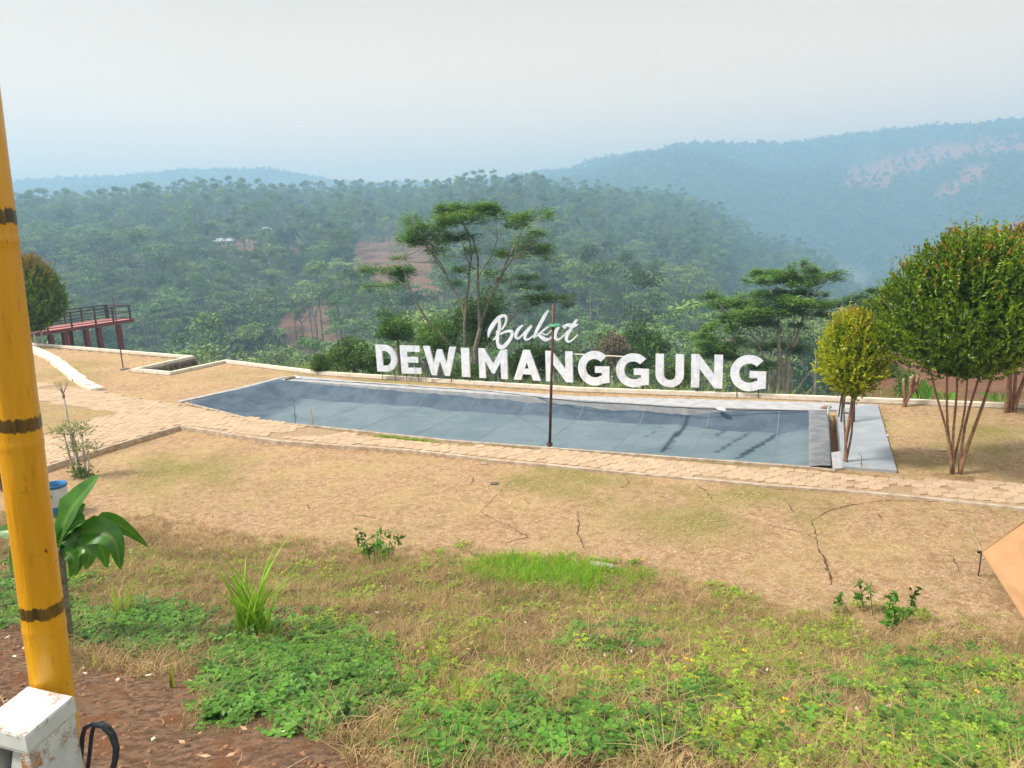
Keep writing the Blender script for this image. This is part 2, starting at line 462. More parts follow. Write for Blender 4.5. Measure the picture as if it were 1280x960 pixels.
def tarp_mat():
    m, t, p, o = nt("woven_sheet")
    u = N(t, "ShaderNodeAttribute", attribute_name="cloth")
    sx = N(t, "ShaderNodeSeparateColor"); t.links.new(u.outputs["Color"], sx.inputs[0])
    shade_band, stain, fold = sx.outputs            # shade painted on the steep sides, wet marks, ends
    a = mixc(t, ramp(t, noise(t, 1.1, 4), .35, .65), (.150, .215, .250), (.195, .260, .290))
    sc = N(t, "ShaderNodeMapping"); sc.inputs["Scale"].default_value = (.9, 16, 4); sc.inputs["Rotation"].default_value = (0, 0, math.radians(25))
    g = N(t, "ShaderNodeNewGeometry"); t.links.new(g.outputs["Position"], sc.inputs[0])
    st = noise(t, 1, 3, .6, sc.outputs[0])
    a = mixc(t, math_(t, 'MULTIPLY', ramp(t, st, .5, .75), .45), a, (.22, .26, .28))
    a = mixc(t, shade_band, a, mixc(t, ramp(t, noise(t, 1.7, 3), .4, .6), (.085, .122, .165), (.115, .155, .205)))
    a = mixc(t, stain, a, (.04, .06, .085))
    a = mixc(t, fold, a, mixc(t, ramp(t, noise(t, 2.5, 3), .4, .6), (.20, .215, .235), (.27, .28, .30)))
    t.links.new(a, p.inputs["Base Color"]); p.inputs["Roughness"].default_value = .85; p.inputs["Specular IOR Level"].default_value = .15
    wv = N(t, "ShaderNodeTexWave", wave_type='BANDS'); wv.inputs["Scale"].default_value = 12; wv.inputs["Distortion"].default_value = 1.5
    t.links.new(sc.outputs[0], wv.inputs[0])
    bump(t, p, math_(t, 'ADD', noise(t, 9, 4, .6), math_(t, 'MULTIPLY', wv.outputs[0], .15)), .012)
    return m
M['tarp'] = tarp_mat()
M['cord'] = simple("dark_cord", (.05, .055, .065), None, 5, .8)
def letter_mat():
    m, t, p, o = nt("white_painted_sheet")
    a = mixc(t, ramp(t, noise(t, 3.5, 4), .40, .70), (.82, .85, .92), (.68, .71, .79))
    sc = N(t, "ShaderNodeMapping"); sc.inputs["Scale"].default_value = (7, 7, .9)
    g = N(t, "ShaderNodeNewGeometry"); t.links.new(g.outputs["Position"], sc.inputs[0])
    a = mixc(t, math_(t, 'MULTIPLY', ramp(t, noise(t, 1, 4, .6, sc.outputs[0]), .52, .7), .55), a, (.50, .50, .52))
    t.links.new(a, p.inputs["Base Color"]); p.inputs["Roughness"].default_value = .5
    bump(t, p, noise(t, 4, 3), .03)
    return m
M['letter'] = letter_mat()
M['letter_side'] = simple("letter_edge", (.62, .62, .63), (.45, .40, .36), 6, .6)
M['black_steel'] = simple("black_steel", (.035, .04, .045), (.07, .06, .055), 8, .5, metal=.3)
M['rust_steel'] = simple("maroon_steel", (.085, .028, .028), (.13, .055, .04), 9, .55, metal=.2)
M['green_shade'] = simple("green_enamel", (.03, .26, .14), (.05, .32, .19), 5, .35)
M['white'] = simple("white_enamel", (.78, .80, .78), (.66, .68, .66), 5, .5)
M['deckred'] = simple("lit_red_deck", (.55, .19, .17), (.44, .14, .13), 1.2, .6)  # floor red paled: the daylight on it is put into the colour
M['deckside'] = simple("red_steel_beam", (.26, .05, .055), (.20, .045, .045), 2, .6)
M['bark'] = simple("brown_bark", (.31, .265, .21), (.18, .15, .115), 14, .9, bmp=.01, bscale=50)
M['bark_red'] = simple("reddish_bark", (.34, .19, .115), (.20, .11, .07), 12, .85, bmp=.008, bscale=50)
M['bark_pale'] = simple("pale_bark", (.54, .50, .43), (.36, .33, .28), 6, .9, bmp=.01, bscale=30)
M['cut_wood'] = simple("cut_wood", (.62, .45, .30), (.48, .33, .21), 8, .8)
M['leaf_box'] = leafmat("dark_topiary_leaf", (.025, .075, .006), (.25, .38, .018), tip=(.55, .22, .06), trans=.22, rough=.42, scale=3)
M['leaf_gold'] = leafmat("golden_topiary_leaf", (.13, .23, .010), (.60, .62, .025), tip=(.55, .20, .06), trans=.30, rough=.42, scale=3)
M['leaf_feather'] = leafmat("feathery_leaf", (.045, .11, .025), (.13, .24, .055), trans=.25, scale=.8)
M['leaf_feather_fresh'] = leafmat("fresh_feathery_leaf", (.06, .16, .028), (.23, .40, .065), trans=.3, scale=.8)  # lighter green version of the feathery leaf
M['leaf_broad'] = leafmat("broad_tree_leaf", (.04, .10, .020), (.12, .22, .040), trans=.22, scale=1.2)
M['leaf_bright'] = leafmat("bright_shrub_leaf", (.05, .12, .020), (.16, .27, .045), trans=.3, scale=1.2)
M['leaf_dry'] = leafmat("dry_tree_leaf", (.15, .12, .08), (.27, .22, .14), trans=.15, scale=1.2)
M['leaf_pale'] = leafmat("variegated_leaf", (.16, .22, .06), (.55, .56, .30), trans=.3, scale=8)
M['far_a'] = leafmat("far_feathery_leaf", (.040, .10, .026), (.18, .31, .085), trans=.15, obj_random=.5, alt=(.28, .34, .10), scale=.25)
M['far_b'] = leafmat("far_broad_leaf", (.028, .080, .020), (.12, .225, .055), trans=.15, obj_random=.45, alt=(.22, .32, .07), scale=.25)
M['far_c'] = leafmat("far_palm_leaf", (.035, .065, .030), (.09, .125, .055), trans=.12, obj_random=.4, scale=.25)
M['far_bark'] = simple("far_bark", (.30, .28, .23), (.16, .14, .11), 1, .9)
M['grass_green'] = leafmat("green_grass", (.10, .21, .012), (.42, .54, .045), trans=.4, obj_random=.6, alt=(.44, .40, .10), scale=5)
M['grass_vivid'] = leafmat("vivid_grass", (.13, .34, .014), (.38, .64, .040), trans=.42, scale=6)
M['grass_dry'] = leafmat("dry_grass", (.20, .135, .060), (.58, .44, .21), trans=.25, obj_random=.5, alt=(.46, .27, .12), scale=5)
M['grass_lawn'] = leafmat("parched_lawn_grass", (.38, .25, .125), (.72, .54, .31), trans=.2, obj_random=.5, alt=(.55, .47, .20), scale=5)
M['cover'] = leafmat("ground_cover_leaf", (.030, .12, .014), (.13, .31, .032), trans=.3, obj_random=.35, alt=(.16, .30, .05), rough=.4, scale=9)
M['cover_lime'] = leafmat("lime_ground_cover_leaf", (.10, .25, .015), (.36, .52, .040), trans=.35, obj_random=.5, alt=(.34, .40, .05), rough=.45, scale=9)
M['yellow'] = simple("yellow_petal", (.85, .62, .03), (.75, .45, .02), 20, .6)
M['soil_clod'] = simple("soil_clod", (.34, .175, .09), (.20, .095, .05), 12, .95, bmp=.01, bscale=60)
M['twig'] = simple("dry_twig", (.50, .37, .24), (.34, .24, .15), 14, .9)
M['dead_leaf'] = simple("dead_leaf", (.42, .22, .11), (.62, .42, .26), 14, .7)
M['litter'] = simple("pale_husk", (.80, .72, .62), (.66, .55, .44), 14, .7)
M['crack'] = simple("crack_shade", (.055, .028, .016), (.10, .05, .03), 20, 1.0)  # dark tone stands for the shade down in the cracks
M['fabric'] = simple("tan_tent_fabric", (.47, .265, .125), (.41, .225, .10), 2.5, .75, bmp=.004, bscale=6)
M['rope'] = simple("guy_rope", (.62, .52, .38), None, 20, .8)
M['brick_grey'] = simple("grey_brick", (.44, .39, .34), (.32, .28, .24), 15, .95, bmp=.006, bscale=60)
M['stone_brown'] = simple("brown_stone", (.24, .17, .11), (.36, .26, .17), 12, .9, bmp=.01, bscale=40)
M['roof_grey'] = simple("pale_metal_roof", (.62, .66, .70), (.50, .54, .58), 1, .6)
M['roof_red'] = simple("terracotta_roof", (.42, .20, .13), (.34, .15, .10), 1, .8)
M['house_wall'] = simple("plaster_wall", (.66, .60, .52), (.52, .46, .40), 1, .8)
M['dark'] = simple("dark_opening", (.03, .03, .035), None, 1, .6)

# ------------------------------------------------------------------ ground sheet
def soft(px, py, poly, f, nz=0):
    d = seg_dist(px, py, poly, True)
    s = np.where(inpoly(px, py, poly), d, -d) + nz
    return sstep(-f, f, s)
SOIL_PX = [(-40, 770), (60, 800), (95, 832), (150, 838), (235, 846), (268, 876), (232, 912), (330, 906), (430, 926), (480, 955), (500, 1100), (-100, 1100)]
RED1 = [(449, 300), (548, 298), (552, 372), (500, 372), (452, 352), (438, 330)]
RED2 = [(350, 384), (412, 374), (432, 432), (400, 456), (345, 446)]
RED3 = [(250, 298), (352, 300), (395, 325), (300, 322)]
PINK = [[(1050, 222), (1075, 205), (1130, 190), (1200, 176), (1290, 163), (1290, 196), (1215, 200), (1160, 214), (1100, 232), (1060, 236)],
        [(1165, 250), (1205, 212), (1228, 205), (1238, 214), (1190, 248)], [(1238, 222), (1260, 216), (1262, 226), (1240, 228)]]
GREENS = [(250, 600, 110, 40), (880, 625, 150, 60), (700, 600, 90, 26), (1160, 565, 75, 28), (1230, 545, 60, 30), (140, 690, 100, 20), (100, 462, 50, 14), (540, 560, 60, 6), (1000, 640, 70, 30), (640, 470, 400, 12), (85, 502, 60, 8), (60, 475, 70, 10)]
def zones(x, y):
    z = ground(x, y)
    px, py, w = PX(np.stack([x, y, z], -1))
    front = (w > .5) & (py < 1400) & (np.abs(px-640) < 1500)
    px = np.where(front, px, -9999.); py = np.where(front, py, -9999.)
    ins = inpoly(x, y, TERR); d = np.hypot(x, y)
    t = bank_t(x, y)
    nz = fbm(x*1.1, y*1.1, 4, 5)
    weed = np.where(ins, sstep(0.0, .10, t + nz*.035), 0)
    soil = soft(px, py, SOIL_PX, 14, nz*26)*(d < 12)*front
    # worn earth showing here and there on the bank
    soil = np.maximum(soil, .8*sstep(.36, .6, fbm(x*.8+7, y*.8, 3, 44))*(t > .12))
    forest = np.where(ins, 0, 1.)*sstep(.2, 2.0, seg_dist(x, y, EDGE))
    fieldz = (~ins) & (x > 11) & (d > 20) & (d < 62) & (np.arctan2(x, y) > .27)
    red = np.where(fieldz, sstep(-.5, .1, fbm(x*.2, y*.2, 3, 8)+.25), 0.)
    far = (d > 90) & (d < 900)
    if far.any():
        q = fbm(x/14, y/14, 3, 15)*6
        for poly in (RED1, RED2, RED3):
            red = np.maximum(red, soft(px, py, poly, 4, q)*far*front)
    pink = np.zeros_like(red)
    fm = (d > 1150) & (d < 2200) & front
    if fm.any():
        q = fbm(x/40, y/40, 3, 16)*8
        for poly in PINK: pink = np.maximum(pink, soft(px, py, poly, 3, q)*fm)
    green = np.zeros_like(red)
    for cx, cy, rx, ry in GREENS:
        green = np.maximum(green, np.clip(1.25-((px-cx)/rx)**2-((py-cy)/ry)**2, 0, 1)*front)
    green = green*(ins)*np.clip(.5+fbm(x*.9, y*.9, 3, 55)*1.2, 0, 1)
    return np.clip(soil, 0, 1), np.clip(weed, 0, 1), forest, green, red, pink
def build_ground():
    global ZTOP, ZLOW
    r = np.concatenate([np.arange(.25, 36, .14), np.exp(np.linspace(math.log(36), math.log(2950), 250))])
    a = np.concatenate([np.linspace(-math.pi, -.84, 60, endpoint=False), np.linspace(-.84, .84, 520), np.linspace(.84, math.pi, 60)[1:-1]])
    RR, AA = np.meshgrid(r, a, indexing='ij')
    x = (RR*np.sin(AA)); y = (RR*np.cos(AA))
    z = ground(x.ravel(), y.ravel())
    so, we, fo, gr, re, pk = zones(x.ravel(), y.ravel())
    nr, na = RR.shape
    ZTOP = float(z.max())+24; ZLOW = float(z.min())-1.5; print('ZRANGE', z.min(), z.max())
    i, j = np.meshgrid(np.arange(nr-1), np.arange(na), indexing='ij')
    j2 = (j+1) % na
    Fq = np.stack([i*na+j, i*na+j2, (i+1)*na+j2, (i+1)*na+j], -1).reshape(-1, 4)[:, ::-1]
    V = np.stack([x.ravel(), y.ravel(), z], -1)
    one = np.ones_like(so)
    me = mesh_from("ground", V, Fq, {"zone_a": np.stack([so, we, fo, one], -1), "zone_b": np.stack([gr, re, pk, one], -1)}, smooth=True)
    # middle patch under the viewer
    tag(link("ground", me, M['ground']), kind='structure')
build_ground()

# ------------------------------------------------------------------ kerbs, retaining wall
def band(pts, w, z0, z1, name, mat, parent=None, side=0, jitter=0):
    """a box swept along a plan polyline; side -1/1 puts it on one side of the line"""
    P = [np.asarray(p[:2], float) for p in pts]
    n = len(P); L = []; Rr = []
    for i in range(n):
        a = P[max(i-1, 0)]; b = P[min(i+1, n-1)]
        if 0 < i < n-1:
            d1 = (P[i]-a)/np.linalg.norm(P[i]-a); d2 = (b-P[i])/np.linalg.norm(b-P[i])
            t = d1+d2; t /= np.linalg.norm(t)+1e-9; k = 1/max(.45, abs(t@d1))
        else:
            t = (b-a)/np.linalg.norm(b-a); k = 1
        nn = np.array([-t[1], t[0]])*k
        L.append(P[i]+nn*w*(.5+side*.5)); Rr.append(P[i]-nn*w*(.5-side*.5))
    V = []; F = []
    for i in range(n):
        j = random.uniform(-jitter, jitter)
        V += [(*L[i], z0), (*Rr[i], z0), (*Rr[i], z1+j), (*L[i], z1+j)]
    for i in range(n-1):
        b = i*4
        for k in range(4): F.append((b+k, b+4+k, b+4+(k+1) % 4, b+(k+1) % 4))
    F += [(0, 1, 2, 3), (4*n-1, 4*n-2, 4*n-3, 4*n-4)]
    return link(name, mesh_from(name, V, [f[::-1] for f in F]), mat, parent)
def dense(pts, step, wob=0):
    o = []
    for a, b in zip(pts[:-1], pts[1:]):
        a = np.asarray(a[:2], float); b = np.asarray(b[:2], float); n = max(1, int(np.linalg.norm(b-a)/step))
        for k in range(n): o.append(a+(b-a)*k/n + np.array([random.uniform(-wob, wob), random.uniform(-wob, wob)]))
    o.append(np.asarray(pts[-1][:2], float))
    return o
ke = empty("terrace_wall", (EDGE[4][0], EDGE[4][1], 0), "stone retaining wall with a white kerb on top along the far edge of the terrace", "wall")
def rel(o, par):
    """keep world geometry when hung below an Empty that has a location"""
    v = Vector(par.location)
    o.data.transform(Matrix.Translation(-v)); return o
rel(band(EDGE, .34, -1.6, -.03, "wall_core", M['mortar'], ke), ke)
rel(band(dense(EDGE, 1.0), .17, -.03, .075, "kerb", M['kerb'], ke, jitter=.004), ke)
# stones of the wall face seen in the notch, one object each
def stone_mesh(r=1.0, seed=0, nm="stone"):
    q = random.Random(seed); V = []; F = []
    n = 7
    for k in range(n):
        a = 2*math.pi*k/n+q.uniform(-.2, .2); s = r*q.uniform(.85, 1.1)
        V.append((s*math.cos(a), 0, s*math.sin(a)*.8))
    for k in range(n):
        V.append((V[k][0]*.72, -.35*r, V[k][2]*.72))
    F = [(k, (k+1) % n, (k+1) % n+n, k+n) for k in range(n)]+[tuple(range(n, 2*n))]
    return mesh_from(nm, V, F)
stm = [stone_mesh(.17, k) for k in range(4)]
for me in stm: me.materials.append(M['stone'])
A, B = np.array(W(240, 447)[:2]), np.array(W(168, 463)[:2])
dv = B-A; Ld = np.linalg.norm(dv); dv /= Ld
nf = np.array([dv[1], -dv[0]])
if nf@(-A) < 0: nf = -nf
rot = math.atan2(nf[0], -nf[1])
for row in range(4):
    k = 0; s = .1+.15*(row % 2)
    while s < Ld:
        o = link("stone", stm[(row+k) % 4], None, ke)
        p = A+dv*s+nf*.165
        o.location = Vector((p[0], p[1], -.20-row*.26))-ke.location
        o.rotation_euler = (0, random.uniform(-.5, .5), math.atan2(dv[1], dv[0]) if (np.array([-dv[1], dv[0]])@nf) < 0 else math.atan2(-dv[1], -dv[0]))
        s += random.uniform(.28, .34); k += 1

# ------------------------------------------------------------------ path of hexagonal pavers
def poly_mesh(poly, z, name, mat):
    V = [(p[0], p[1], z) for p in poly]
    import mathutils
    tri = mathutils.geometry.tessellate_polygon([[Vector(v) for v in V]])
    me = mesh_from(name, V, [tuple(t) for t in tri])
    import bmesh
    bm = bmesh.new(); bm.from_mesh(me); bmesh.ops.recalc_face_normals(bm, faces=bm.faces)
    if sum(f.normal.z for f in bm.faces) < 0: bmesh.ops.reverse_faces(bm, faces=bm.faces)
    bm.to_mesh(me); bm.free()
    return link(name, me, mat)
path = poly_mesh(PATH_POLY, -.018, "path", M['joint']); tag(path, kind='structure')
wedge = poly_mesh([p for p in WEDGE], -.008, "grass_wedge", M['ground']); tag(wedge, kind='structure')
n_ = len(wedge.data.vertices)
for nm_ in ("zone_a", "zone_b"):
    a_ = wedge.data.attributes.new(nm_, 'FLOAT_COLOR', 'POINT')
    a_.data.foreach_set("color", np.tile([0, 0, 0, 1.] if nm_ == "zone_a" else [.35, 0, 0, 1.], n_))
# near edge kerb of the path: raw concrete face on the left, thin edge strip to the right
ek = band(dense(NEAR_EDGE, .9, .006), .09, -.22, -.003, "path_kerb", M['kerb_raw'], side=-.6, jitter=.004)
tag(ek, "low raw concrete kerb holding the near edge of the paver path", "kerb")
HEXR = .142
def hex_mesh(seed, r=HEXR*.972):
    q = random.Random(seed); V = []; n = 6
    jz = q.uniform(-.003, .003)
    for zz, s in ((-.03, 1.0), (-.004, 1.0), (.0, .93)):
        for k in range(n):
            a = math.pi/3*k+math.pi/6
            V.append((r*s*math.cos(a), r*s*math.sin(a)*.92, zz+jz+(q.uniform(-.0015, .0015) if zz == 0 else 0)))
    F = [tuple(range(12, 18))]
    for l in (0, 1):
        F += [(l*6+k, l*6+(k+1) % 6, (l+1)*6+(k+1) % 6, (l+1)*6+k) for k in range(n)]
    return np.array(V), F
pang = math.radians(-25)
ca, sa = math.cos(pang), math.sin(pang)
hx = HEXR*math.sqrt(3); hy = HEXR*1.5*.92
cells = []
for j in range(-10, 120):
    for i in range(-150, 90):
        u = (i+.5*(j % 2))*hx; v = j*hy + 6
        x = u*ca-v*sa; y = u*sa+v*ca
        cells.append((x, y))
cells = np.array(cells)
ok = inpoly(cells[:, 0], cells[:, 1], PATH_POLY) & ~inpoly(cells[:, 0], cells[:, 1], WEDGE)
ok &= (seg_dist(cells[:, 0], cells[:, 1], NEAR_EDGE) > .10)
cells = cells[ok]
px, py, w = PX(np.c_[cells, np.zeros(len(cells))])
vis = (px > -40) & (px < 1320) & (w > 0)
hidden = fbm(cells[:, 0]*.9, cells[:, 1]*.9, 3, 77) > .52
cells = cells[~hidden & (cells[:, 0] > -24)]
px, py, w = PX(np.c_[cells, np.zeros(len(cells))])
size = np.where((px > 25) & (px < 1285), 1/w, 0)
order = np.argsort(-size)
hexm = []
for k in range(6):
    V, F = hex_mesh(k); me = mesh_from("paver", V, F); me.materials.append(M['paver'])
    a_ = me.attributes.new("tint", 'FLOAT', 'POINT'); hexm.append(me)
for q, i in enumerate(order[:300]):
    o = link("paver", hexm[q % 6], None, path)
    o.location = (cells[i][0], cells[i][1], .002+random.uniform(-.005, .004))
    o.rotation_euler = (random.uniform(-.02, .02), random.uniform(-.02, .02), pang+random.uniform(-.03, .03))
V0 = []; F0 = []; T0 = []
for q, i in enumerate(order[300:]):
    V, F = hex_mesh(q % 17)
    a = pang+random.uniform(-.03, .03); c, s = math.cos(a), math.sin(a)
    tx, ty = random.uniform(-.02, .02), random.uniform(-.02, .02)
    Vz = V[:, 2]+V[:, 0]*tx+V[:, 1]*ty+.002+random.uniform(-.005, .004)
    b = len(V0)*18
    V0.append(np.c_[V[:, 0]*c-V[:, 1]*s+cells[i][0], V[:, 0]*s+V[:, 1]*c+cells[i][1], Vz])
    F0 += [tuple(b+k for k in f) for f in F]; T0 += [random.random()]*18
pm = mesh_from("paver", np.concatenate(V0), F0, {"tint": T0})
tag(link("paver", pm, M['paver'], path), kind='stuff')

# ------------------------------------------------------------------ pool, sheet, copings, concrete deck
_nr = np.array(NEAR_RIM); _nl = np.r_[0, np.cumsum(np.linalg.norm(np.diff(_nr, axis=0), axis=1))]; _nl = _nl/_nl[-1]
def bil(u, v):
    u = np.asarray(u, float)
    nr = np.stack([np.interp(u, _nl, _nr[:, 0]), np.interp(u, _nl, _nr[:, 1])], -1)
    nr = nr.reshape(u.shape[:-1]+(2,)) if u.ndim and u.shape[-1] == 1 else nr
    return nr*(1-v)+(POOL_F1*(1-u)+POOL_F2*u)*v
def poolmesh():
    nu, nv = 190, 60
    u, v = np.meshgrid(np.linspace(0, 1, nu), np.linspace(0, 1, nv), indexing='ij')
    P = bil(u[..., None], v[..., None])
    Lu = np.linalg.norm(POOL_F2-POOL_F1); Lv = np.linalg.norm(POOL_F2-POOL_N2)
    du = u*Lu; dr = (1-u)*Lu; dn = v*Lv; df = (1-v)*Lv
    dep = .42*sstep(0, .95, df+fbm(du*1.2, df*0+2, 3, 4)*.12)*sstep(0, 1.9, du+.5*fbm(dn, du, 2, 6))*sstep(-.1, .45, dn)*(.55+.45*sstep(0, .7, dr))
    fold = .016*fbm(du*1.0+dn*.9, dn*.35-du*.1, 4, 23)+.012*fbm(du*4, dn*1.2, 3, 24)
    z = -.005-dep+fold*np.clip(np.minimum(np.minimum(dn, df), np.minimum(du, dr))*2.5, 0, 1)
    # sheet colours: shade painted on steep far side and left end, scalloped lower edge
    sc = .95+.10*np.abs(np.sin(du*1.5))+.25*fbm(du*.8, du*0, 3, 31)
    shade_band = 1-sstep(sc-.05, sc+.05, df)
    shade_band = np.maximum(shade_band, 1-sstep(1.2, 1.9, du-.35*df+.3*fbm(dn*1.5, du, 3, 32)))
    st = np.zeros_like(u)
    for (a, b, wd, s) in (((872, 516), (828, 568), .075, 1.0), ((865, 512), (878, 519), .10, 1), ((938, 515), (925, 530), .03, .7), ((905, 542), (890, 552), .05, .7), ((935, 545), (895, 570), .045, .8), ((972, 546), (922, 577), .065, 1.0), ((830, 536), (805, 550), .03, .5), ((642, 520), (700, 553), .03, .35), ((300, 487), (335, 497), .05, .6)):
        A_ = W(*a, -.5)[:2]; B_ = W(*b, -.5)[:2]
        d = seg_dist(P[..., 0], P[..., 1], [A_, B_])
        st = np.maximum(st, s*(1-sstep(wd*.5, wd*1.3, d+.05*fbm(P[..., 0]*5, P[..., 1]*5, 3, 8))))
    end = np.zeros_like(u)
    V = np.concatenate([P.reshape(-1, 2), z.reshape(-1, 1)], 1)
    i, j = np.meshgrid(np.arange(nu-1), np.arange(nv-1), indexing='ij')
    F = np.stack([i*nv+j, (i+1)*nv+j, (i+1)*nv+j+1, i*nv+j+1], -1).reshape(-1, 4)
    C = np.stack([shade_band.ravel(), st.ravel(), end.ravel(), np.ones(u.size)], -1)
    return mesh_from("pool_sheet", V, F, {"cloth": C}, smooth=True)
pool = empty("swimming_pool", (*bil(.5, .5), 0), "long pool hidden under a sagging blue grey woven sheet in front of the letters", "pool")
o = link("pool_cover", poolmesh(), M['tarp'], pool); rel(o, pool); o_sheet = o
# grey end piece draped over the right rim
def endcloth():
    c = [W(1011, 512.5, 0), W(1037, 515.5, 0), W(1041, 583, 0), W(1011, 583.5, 0)]
    nu, nv = 14, 40
    u, v = np.meshgrid(np.linspace(0, 1, nu), np.linspace(0, 1, nv), indexing='ij')
    P = (c[3]*(1-u[..., None])+c[2]*u[..., None])*(1-v[..., None])+(c[0]*(1-u[..., None])+c[1]*u[..., None])*v[..., None]
    z = .014+.012*np.sin(u*math.pi)+.010*fbm(u*3, v*9, 3, 3)-.12*sstep(.93, 1.0, u)-.03*(1-sstep(0, .10, u))
    P[..., 2] = z
    i, j = np.meshgrid(np.arange(nu-1), np.arange(nv-1), indexing='ij')
    F = np.stack([i*nv+j, (i+1)*nv+j, (i+1)*nv+j+1, i*nv+j+1], -1).reshape(-1, 4)
    C = np.tile([0, 0, 1., 1.], (u.size, 1))
    return mesh_from("cover_end", P.reshape(-1, 3), F, {"cloth": C}, smooth=True)
o = link("cover_end_flap", endcloth(), M['tarp'], pool); rel(o, pool)
def drape_line(pxs, z, r, name, par):
    mb = MB(); pts = []
    for (a, b) in pxs:
        p = W(a, b, z); pts.append(p)
    D = dense([p[:2] for p in pts], .35, .012)
    mb.tube([(q[0], q[1], z+random.uniform(-.01, .01)) for q in D], r, 5)
    o = mb.build(name, M['cord'], par); rel(o, par)
drape_line([(560, 522), (660, 533), (760, 541), (900, 551), (950, 552), (1011, 548)], -.47, .011, "cord", pool)
drape_line([(368, 473.5), (470, 480), (610, 489), (720, 502), (800, 506), (870, 511), (1010, 514)], .012, .014, "cord", pool)
cop = MB().prism([W(*p)[:2] for p in ((374, 470), (460, 477.6), (720, 495), (980, 502), (1097, 505.8), (1097, 512.2), (1046, 512.4), (1012, 513), (860, 508.8), (720, 500), (460, 482.5), (356, 475.2), (350, 474.2))], -1.5, .006).build("coping", M['coping'], pool); rel(cop, pool)
def seams():
    me_ = o_sheet.data; co = np.empty(len(me_.vertices)*3, np.float32); me_.vertices.foreach_get("co", co); co = co.reshape(190, 60, 3)
    for k in range(10, 182, 19):
        V = []
        for j in range(0, 60):
            a = co[k, j]; d_ = co[k+1, j]-a; d_ = d_/np.linalg.norm(d_)
            V += [a-d_*.011+np.array([0, 0, .006]), a+d_*.011+np.array([0, 0, .006])]
        link("seam", mesh_from("seam", V, [(2*j, 2*j+1, 2*j+3, 2*j+2) for j in range(59)]), M['seam'], pool)
M['seam'] = simple("sheet_seam", (.135, .19, .22), (.165, .225, .255), 4, .9)
seams()
cp2 = band(Ws([(224, 501.5), (300, 485), (352, 471.5), (372, 469)]), .22, -1.5, -.002, "coping", M['coping'], pool); rel(cp2, pool)
cp3 = band([*NEAR_RIM, W(1044, 587)[:2]], .07, -1.5, -.006, "coping", M['kerb_raw'], pool); rel(cp3, pool)
deck = MB().prism([W(*p)[:2] for p in ((1046, 512.5), (1097, 506), (1121, 589), (1052, 584), (1051, 563.5))], -1.5, .018)
o = deck.build("pool_deck", M['deckcon']); tag(o, kind='structure')
# soil strip and inner wall of the open pit beside the deck
pitm = poly_mesh([W(*p)[:2] for p in ((1033, 519), (1049, 516), (1053, 564), (1038, 569))], -.42, "pit_soil", M['soil_clod']); tag(pitm, kind='structure')
pb = MB().prism([W(*p)[:2] for p in ((1039, 566), (1053, 563.5), (1054, 585), (1041, 586))], -1.5, .004)
tag(pb.build("pool_wall_end", M['coping']), kind='structure')

# ------------------------------------------------------------------ white letters
LB0, LB1 = W(479, 473.8), W(939, 496.2)
_ld = (LB1-LB0)[:2]; _ld = _ld/np.linalg.norm(_ld)
_ln = np.array([-_ld[1], _ld[0]])                      # away from the viewer
def on_wall(px, py, off=0.0):
    d = ray(px, py)
    t = (((LB0[:2]+_ln*off)-_C[:2])@_ln)/(d[:2]@_ln)
    P = _C+d*t
    return np.array([(P[:2]-LB0[:2])@_ld, P[2]])       # (along the wall, height)
def arc(cx, cz, r, a0, a1, n=18, ry=None):
    ry = ry or r
    return [(cx+r*math.cos(math.radians(a0+(a1-a0)*k/n)), cz+ry*math.sin(math.radians(a0+(a1-a0)*k/n))) for k in range(n+1)]
def glyph(ch):
    """outlines in a unit cell, height 1; list of (outer, [holes]) """
    s = .24
    if ch == 'D':
        w = .80
        return w, [([(0, 0)]+[(.34, 0)]+arc(.34, .5, .46, -90, 90, 20, .5)+[(0, 1)], [[(s, .22)]+arc(.34, .5, .235, -90, 90, 14, .28)+[(s, .78)]])]
    if ch == 'E':
        w = .68
        return w, [([(0, 0), (w, 0), (w, .21), (s, .21), (s, .40), (.60, .40), (.60, .60), (s, .60), (s, .79), (w, .79), (w, 1), (0, 1)], [])]
    if ch == 'W':
        w = 1.22
        return w, [([(.27, 0), (.45, 0), (.61, .50), (.77, 0), (.95, 0), (1.22, 1), (.98, 1), (.85, .42), (.70, .90), (.52, .90), (.37, .42), (.24, 1), (0, 1)], [])]
    if ch == 'I':
        return .25, [([(0, 0), (.25, 0), (.25, 1), (0, 1)], [])]
    if ch == 'M':
        w = 1.02
        return w, [([(0, 0), (.235, 0), (.235, .58), (.47, .17), (.55, .17), (.785, .58), (.785, 0), (w, 0), (w, 1), (.81, 1), (.51, .50), (.21, 1), (0, 1)], [])]
    if ch == 'A':
        w = .92
        return w, [([(0, 0), (.25, 0), (.32, .19), (.60, .19), (.67, 0), (w, 0), (.57, 1), (.35, 1)], [[(.39, .38), (.53, .38), (.46, .60)]])]
    if ch == 'N':
        w = .88
        return w, [([(0, 0), (.235, 0), (.235, .58), (.66, 0), (w, 0), (w, 1), (.645, 1), (.645, .42), (.22, 1), (0, 1)], [])]
    if ch == 'U':
        w = .82
        return w, [([(0, 1), (0, .36)]+arc(.41, .38, .41, 180, 360, 20, .39)+[(w, 1), (.58, 1), (.58, .40)]+arc(.41, .38, .17, 0, -180, 12, .18)+[(.24, 1)], [])]
    if ch == 'G':
        w = .92
        o_ = arc(.5, .5, .5, 42, 318, 30)              # outer, counter-clockwise from upper right
        o_ = [(.5+(x-.5)*.98, y) for x, y in o_ if True]
        out = [p for p in arc(.49, .5, .49, 45, 300, 30, .52)]
        out += [(.92, .08), (.92, .56), (.50, .56), (.50, .37), (.70, .37), (.70, .27)]
        out += arc(.49, .5, .26, 310, 45, 22, .285)
        return w, [(out, [])]
